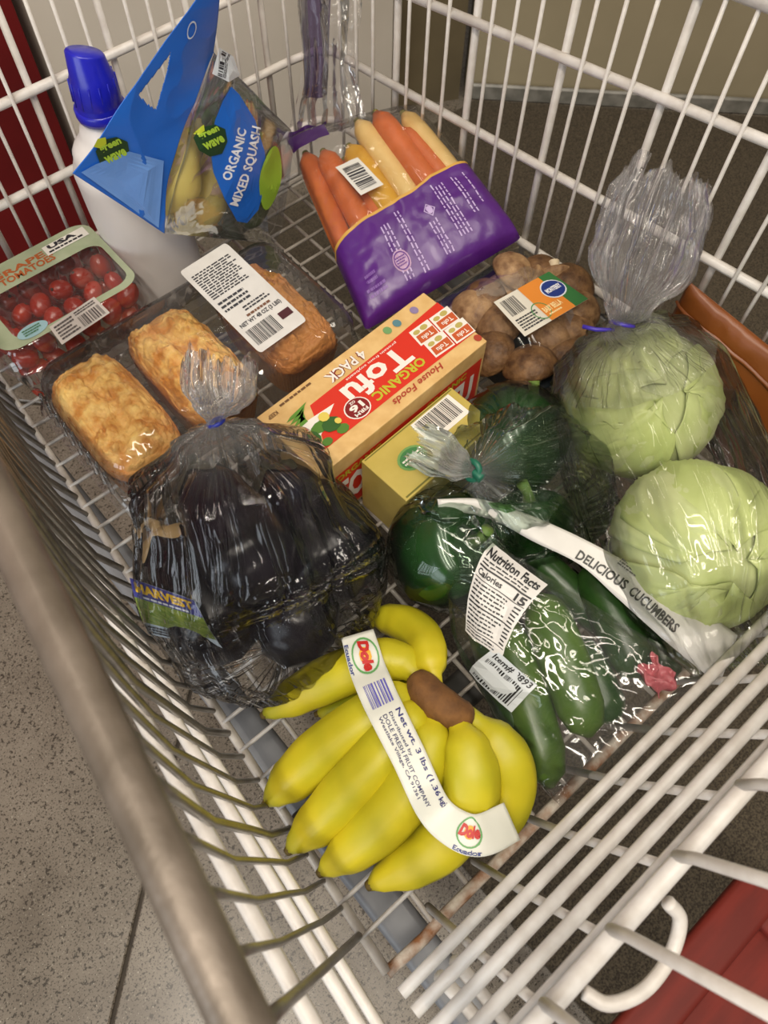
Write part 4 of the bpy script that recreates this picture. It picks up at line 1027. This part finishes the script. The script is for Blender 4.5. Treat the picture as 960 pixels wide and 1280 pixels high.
banana(((576, 886, .086), (622, 930, .082), (640, 976, .060), (620, 1020, .034), (566, 1052, .022)), .0235, BAN)
banana(((545, 858, .086), (538, 828, .082), (528, 798, .062), (500, 778, .040), (462, 770, .024)), .0195, BAN)
mesh('crown', tube(spline([P(520, 846, .092), P(536, 868, .097), P(562, 888, .098), P(586, 896, .090)], 4), [.010, .013, .015, .016, .016, .0165, .0165, .0165, .016, .015, .014, .013, .010], 14), CROWN, bu, label='brown cut crown')
# printed band taped over the fruit
def btop(x, y):
    z = .0
    for p, r in BP:
        d2 = (p.x - x) ** 2 + (p.y - y) ** 2
        if d2 < (r * 1.15) ** 2: z = max(z, p.z + sqrt(max(r * r * 1.2 - d2, 0)))
    return z
tp = spline([P(447, 800, .075), P(460, 845, .080), P(478, 890, .085), P(508, 950, .09), (P(536, 1008, .085)), P(566, 1040, .075), P(594, 1050, .060), P(630, 1034, .045)], 8)
tz_ = [max([btop(p.x + dx, p.y + dy) for dx in (-.01, 0, .01) for dy in (-.01, 0, .01)]) + .0035 for p in tp]
for _ in range(3): tz_ = [max(tz_[i], (tz_[max(i - 1, 0)] + tz_[i] + tz_[min(i + 1, len(tz_) - 1)]) / 3) for i in range(len(tz_))]
tp = [Vector((p.x, p.y, z)) for p, z in zip(tp, tz_)]
def band(u, v, e=0):
    x = min(max(v, 0), 1) * (len(tp) - 1); i = min(int(x), len(tp) - 2); p = tp[i].lerp(tp[i + 1], x - i)
    t = (tp[min(i + 3, len(tp) - 1)] - tp[max(i - 2, 0)]).normalized(); s = t.cross(Vector((-.1, -.1, 1))).normalized(); n = s.cross(t)
    return p + s * (-(u - .5) * .031 * (1 + .06 * sin(v * 9))) + n * e
BANDM = mat('white_band_film', '#d9d9cf', .35, '#cfd0c6', 18, spec=.5, bump=.08, bs=60)
bd_ = mesh('printed_band', grid(lambda u, v: band(u, v), 10, 70), BANDM, bu, label='white printed band around the bananas', solid=.0004)
# u runs from the upper right edge to the lower left edge of the band; writing runs along v
def bq_(u0, u1, v0, v1): return lambda s, t, e=0: band(u0 + (u1 - u0) * (1 - t), v0 + (v1 - v0) * s, e)
flipu = band(0, .5).x > band(1, .5).x
def bpr(v0, v1, u0, u1):
    return (lambda s, t, e=0: band((u0 + (u1 - u0) * (1 - t)) if flipu else 1 - (u0 + (u1 - u0) * (1 - t)), (v0 + (v1 - v0) * s) * .875, e))
for v0 in (.02, .82):
    q = Print(bpr(v0, v0 + .17, .05, .85)).ring(.5, .5, .48, .48, .88).build('oval_outline', ink('#5f9a5a'), bd_, .001)
    Print(bpr(v0, v0 + .17, .05, .85)).disc(.5, .5, .22, .22, 10).build('sunburst', ink('#e0a224'), q, .0012)
    Print(bpr(v0, v0 + .17, .05, .85)).text('Dole', .10, .32, .90, .72, .07, shear=.2).build('lettering', ink('#b8201c'), q, .0016)
    Print(bpr(v0 + .02, v0 + .15, .86, .98)).text('Ecuador', 0, 0, 1, 1, .03).build('lettering', ink('#2c3a78'), q, .0012)
Print(bpr(.23, .33, .12, .80)).bars(0, 0, 1, 1, 11, vert=False).build('barcode', ink('#5a55a8'), bd_, .001)
Print(bpr(.36, .70, .10, .30)).text('Net wt. 3 lbs (1.36 kg)', 0, 0, 1, 1, .02).build('lettering', ink('#2c2c6a'), bd_, .001)
for s_, a, b, v1 in (('Distributed by', .36, .48, .50), ('DOLE FRESH FRUIT COMPANY', .52, .64, .66), ('Westlake Village, CA 91361', .68, .80, .62)):
    Print(bpr(.36, v1, a, b)).text(s_, 0, 0, 1, 1, .01).build('lettering', ink('#34345e'), bd_, .001)

# ================================================================== CABBAGES
CAB = mat('cabbage_leaf', '#b3c078', .45, '#c9d393', 12, spec=.5, bump=.15, bs=40)
CAB2 = mat('cabbage_leaf_pale', '#c8cf9c', .45, '#b4c07e', 14, spec=.5, bump=.15, bs=40)
def cabbage(c, r, axis, label, seed):
    c = Vector(c); ax = Vector(axis).normalized(); u, w = frame(ax)
    t = thing('cabbage', label, 'cabbage', c - Vector((0, 0, r)), 'green cabbages in one bag')
    M = Matrix((u, w, ax)).transposed()
    mesh('head', ellip(c, r * .97, r * .97, r * .93, 40, 26, M, lambda d: .02 * nz(d, 2.2, seed) + .006 * ridge(d, 5, seed)), CAB2, t)
    rr = random.Random(seed)
    for k in range(6):
        rot = 2 * pi * k / 7 * 2.3 + rr.uniform(-.3, .3); spread = rr.uniform(.80, 1.05); lift = .990 + .003 * (k % 4)
        tilt = rr.uniform(.05, .5) if k < 5 else rr.uniform(.5, .8)
        def lf(a, b):
            # a across -1..1, b from the stem end (0) to the leaf tip (1)
            hw = (.86 * sin(pi * min(.12 + .60 * b, 1)) ** .6) * spread * sqrt(max(1 - (max(0, b - .55) / .45) ** 2, .0)) ** .8 + .01
            th = pi - .25 - (2.75 - .12 * sin(a * 5 + k)) * b + tilt * .7; ph = rot + a * hw * (1.05 / max(sin(th), .55))
            edge = max(0, abs(a) - .8) * 1.5 + max(0, b - .9) * 2
            vein = .030 * math.exp(-(a * 9) ** 2) * (1 - .6 * b)
            q = (b * 6.5 - abs(a) * 2.2 + .25 * sin(rot * 3)); vein += .020 * max(0, 1 - abs((q % 1) - .5) * 9) * (1 - abs(a)) * (1 if b > .1 else 0)
            puck = .014 * nz((a * 2.0, b * 2.4, k + seed), 1.7) + .022 * ridge((a, b, k * .7), 3.3, seed) - .012
            d = Vector((sin(th) * cos(ph), sin(th) * sin(ph), cos(th) * .97))
            return c + M @ (d * r * (lift + .015 + vein * 1.3 + puck + edge * (.003 + .02 * nz((a * 4, b * 4, k), 1.3))))
        mesh('leaf', grid(lambda i, j: lf(i * 2 - 1, j), 40, 44), (CAB, CAB2)[k % 2], t, solid=.0012)
cb1, cb2 = P(800, 502, .100), P(870, 682, .094)
cabbage(cb1, .0815, (-.25, -.35, .85), 'pale green cabbage nearer the neck of its clear bag', 3)
cabbage(cb2, .0835, (-.30, -.45, .80), 'pale green cabbage beside the white cucumber header', 8)
gb_ = thing('cabbage_bag', 'clear plastic bag with two cabbages and a gathered neck by the cart side', 'plastic bag', (.50, .12, 0))
FILM_G = film('clear_bag_cabbage', base=.006, gain=.9, rough=.06, haze=.008, bump=.7, uv=(22, 1.8))
nk = P(778, 405, .178); tt = P(832, 232, .275)
cd_ = (cb2 - cb1).normalized(); dl = (cb2 - cb1).length
mesh('bag_film', bag_tube([cb1 - cd_ * .094, cb1 - cd_ * .05, cb1, (cb1 + cb2) / 2, cb2, cb2 + cd_ * .06, cb2 + cd_ * .125],
     [(0, .008, .008), (.06, .05, .05), (.167, .082, .080), (.333, .098, .094), (.5, .101, .094), (.667, .100, .094), (.80, .088, .080), (.93, .060, .030), (1, .045, .006)],
     (.1, .1, 1), 90, 110, [(0, .10), (.3, .03), (.8, .03), (1, .12)], seed=6, wr=.0022, ws=24, avoid=[(cb1, .0865), (cb2, .0885)]), FILM_G, gb_)
FILM_N = film('gathered_bag_neck', base=.01, gain=.8, rough=.10, haze=.10, bump=.9, uv=(40, 2.5), hazecol='#f2f0f4')
nd = (nk - cb1).normalized()
mesh('bag_neck', bag_tube([tt + (tt - nk) * .08, tt.lerp(nk, .3), tt.lerp(nk, .75), nk, nk.lerp(cb1, .12), nk.lerp(cb1, .30), nk.lerp(cb1, .5)],
     [(0, .034, .018), (.10, .042, .022), (.25, .045, .022), (.40, .020, .014), (.5, .010, .009), (.60, .026, .025), (.70, .040, .040), (.85, .062, .062), (1, .082, .082)],
     (.35, .1, 1), 90, 120, [(0, .30), (.25, .28), (.5, .2), (.65, .14), (.85, .05), (1, .03)], seed=12, wr=.003, ws=30, rag=.025, avoid=[(cb1, .088)]), FILM_N, gb_)
tg_ = (tt - nk).normalized(); ta, tb_ = frame(tg_)
mesh('bag_tie', tube([nk + (ta * cos(a) + tb_ * sin(a)) * .0115 for a in [2 * pi * i / 14 for i in range(14)]], .0022, 8, closed=True), mat('violet_tie', '#3a2a9a', .4), gb_, label='violet twist tie')
mesh('tie_end', tube([nk + Vector((-.012, .0, 0)), P(745, 412, .175), P(728, 408, .175)], [.0018, .0024, .0022], 6), bpy.data.materials['violet_tie'], gb_)

# ================================================================== BROWN BAG AGAINST THE CART SIDE
BRB = mat('orange_brown_plastic', '#7d4418', .4, '#6e3a14', 9, spec=.5, bump=.25, bs=26)
oq = (PX(862, 352, .655, -.08), PX(985, 452, .660, -.08), PX(1010, 690, .64, -.08), PX(800, 470, .66, -.08))
of, obk = pillow(oq[0], oq[1], oq[2], oq[3], .016, .006, .003, 11, 22, .5)
ob_ = thing('brown_bag', 'orange brown plastic bag standing between the cabbages and the cart wires', 'plastic bag', (.64, .10, 0))
mesh('bag_front', grid(of, 40, 40), BRB, ob_, solid=.0005); mesh('bag_back', grid(obk, 30, 30), BRB, ob_, solid=.0005)
OF = surf_fn(of)
mesh('top_fold', grid(lambda u, v: OF(u, .80 + .03 * v + .05 * sin(pi * u), .002 + .002 * sin(pi * v)), 30, 4), BRB, ob_)
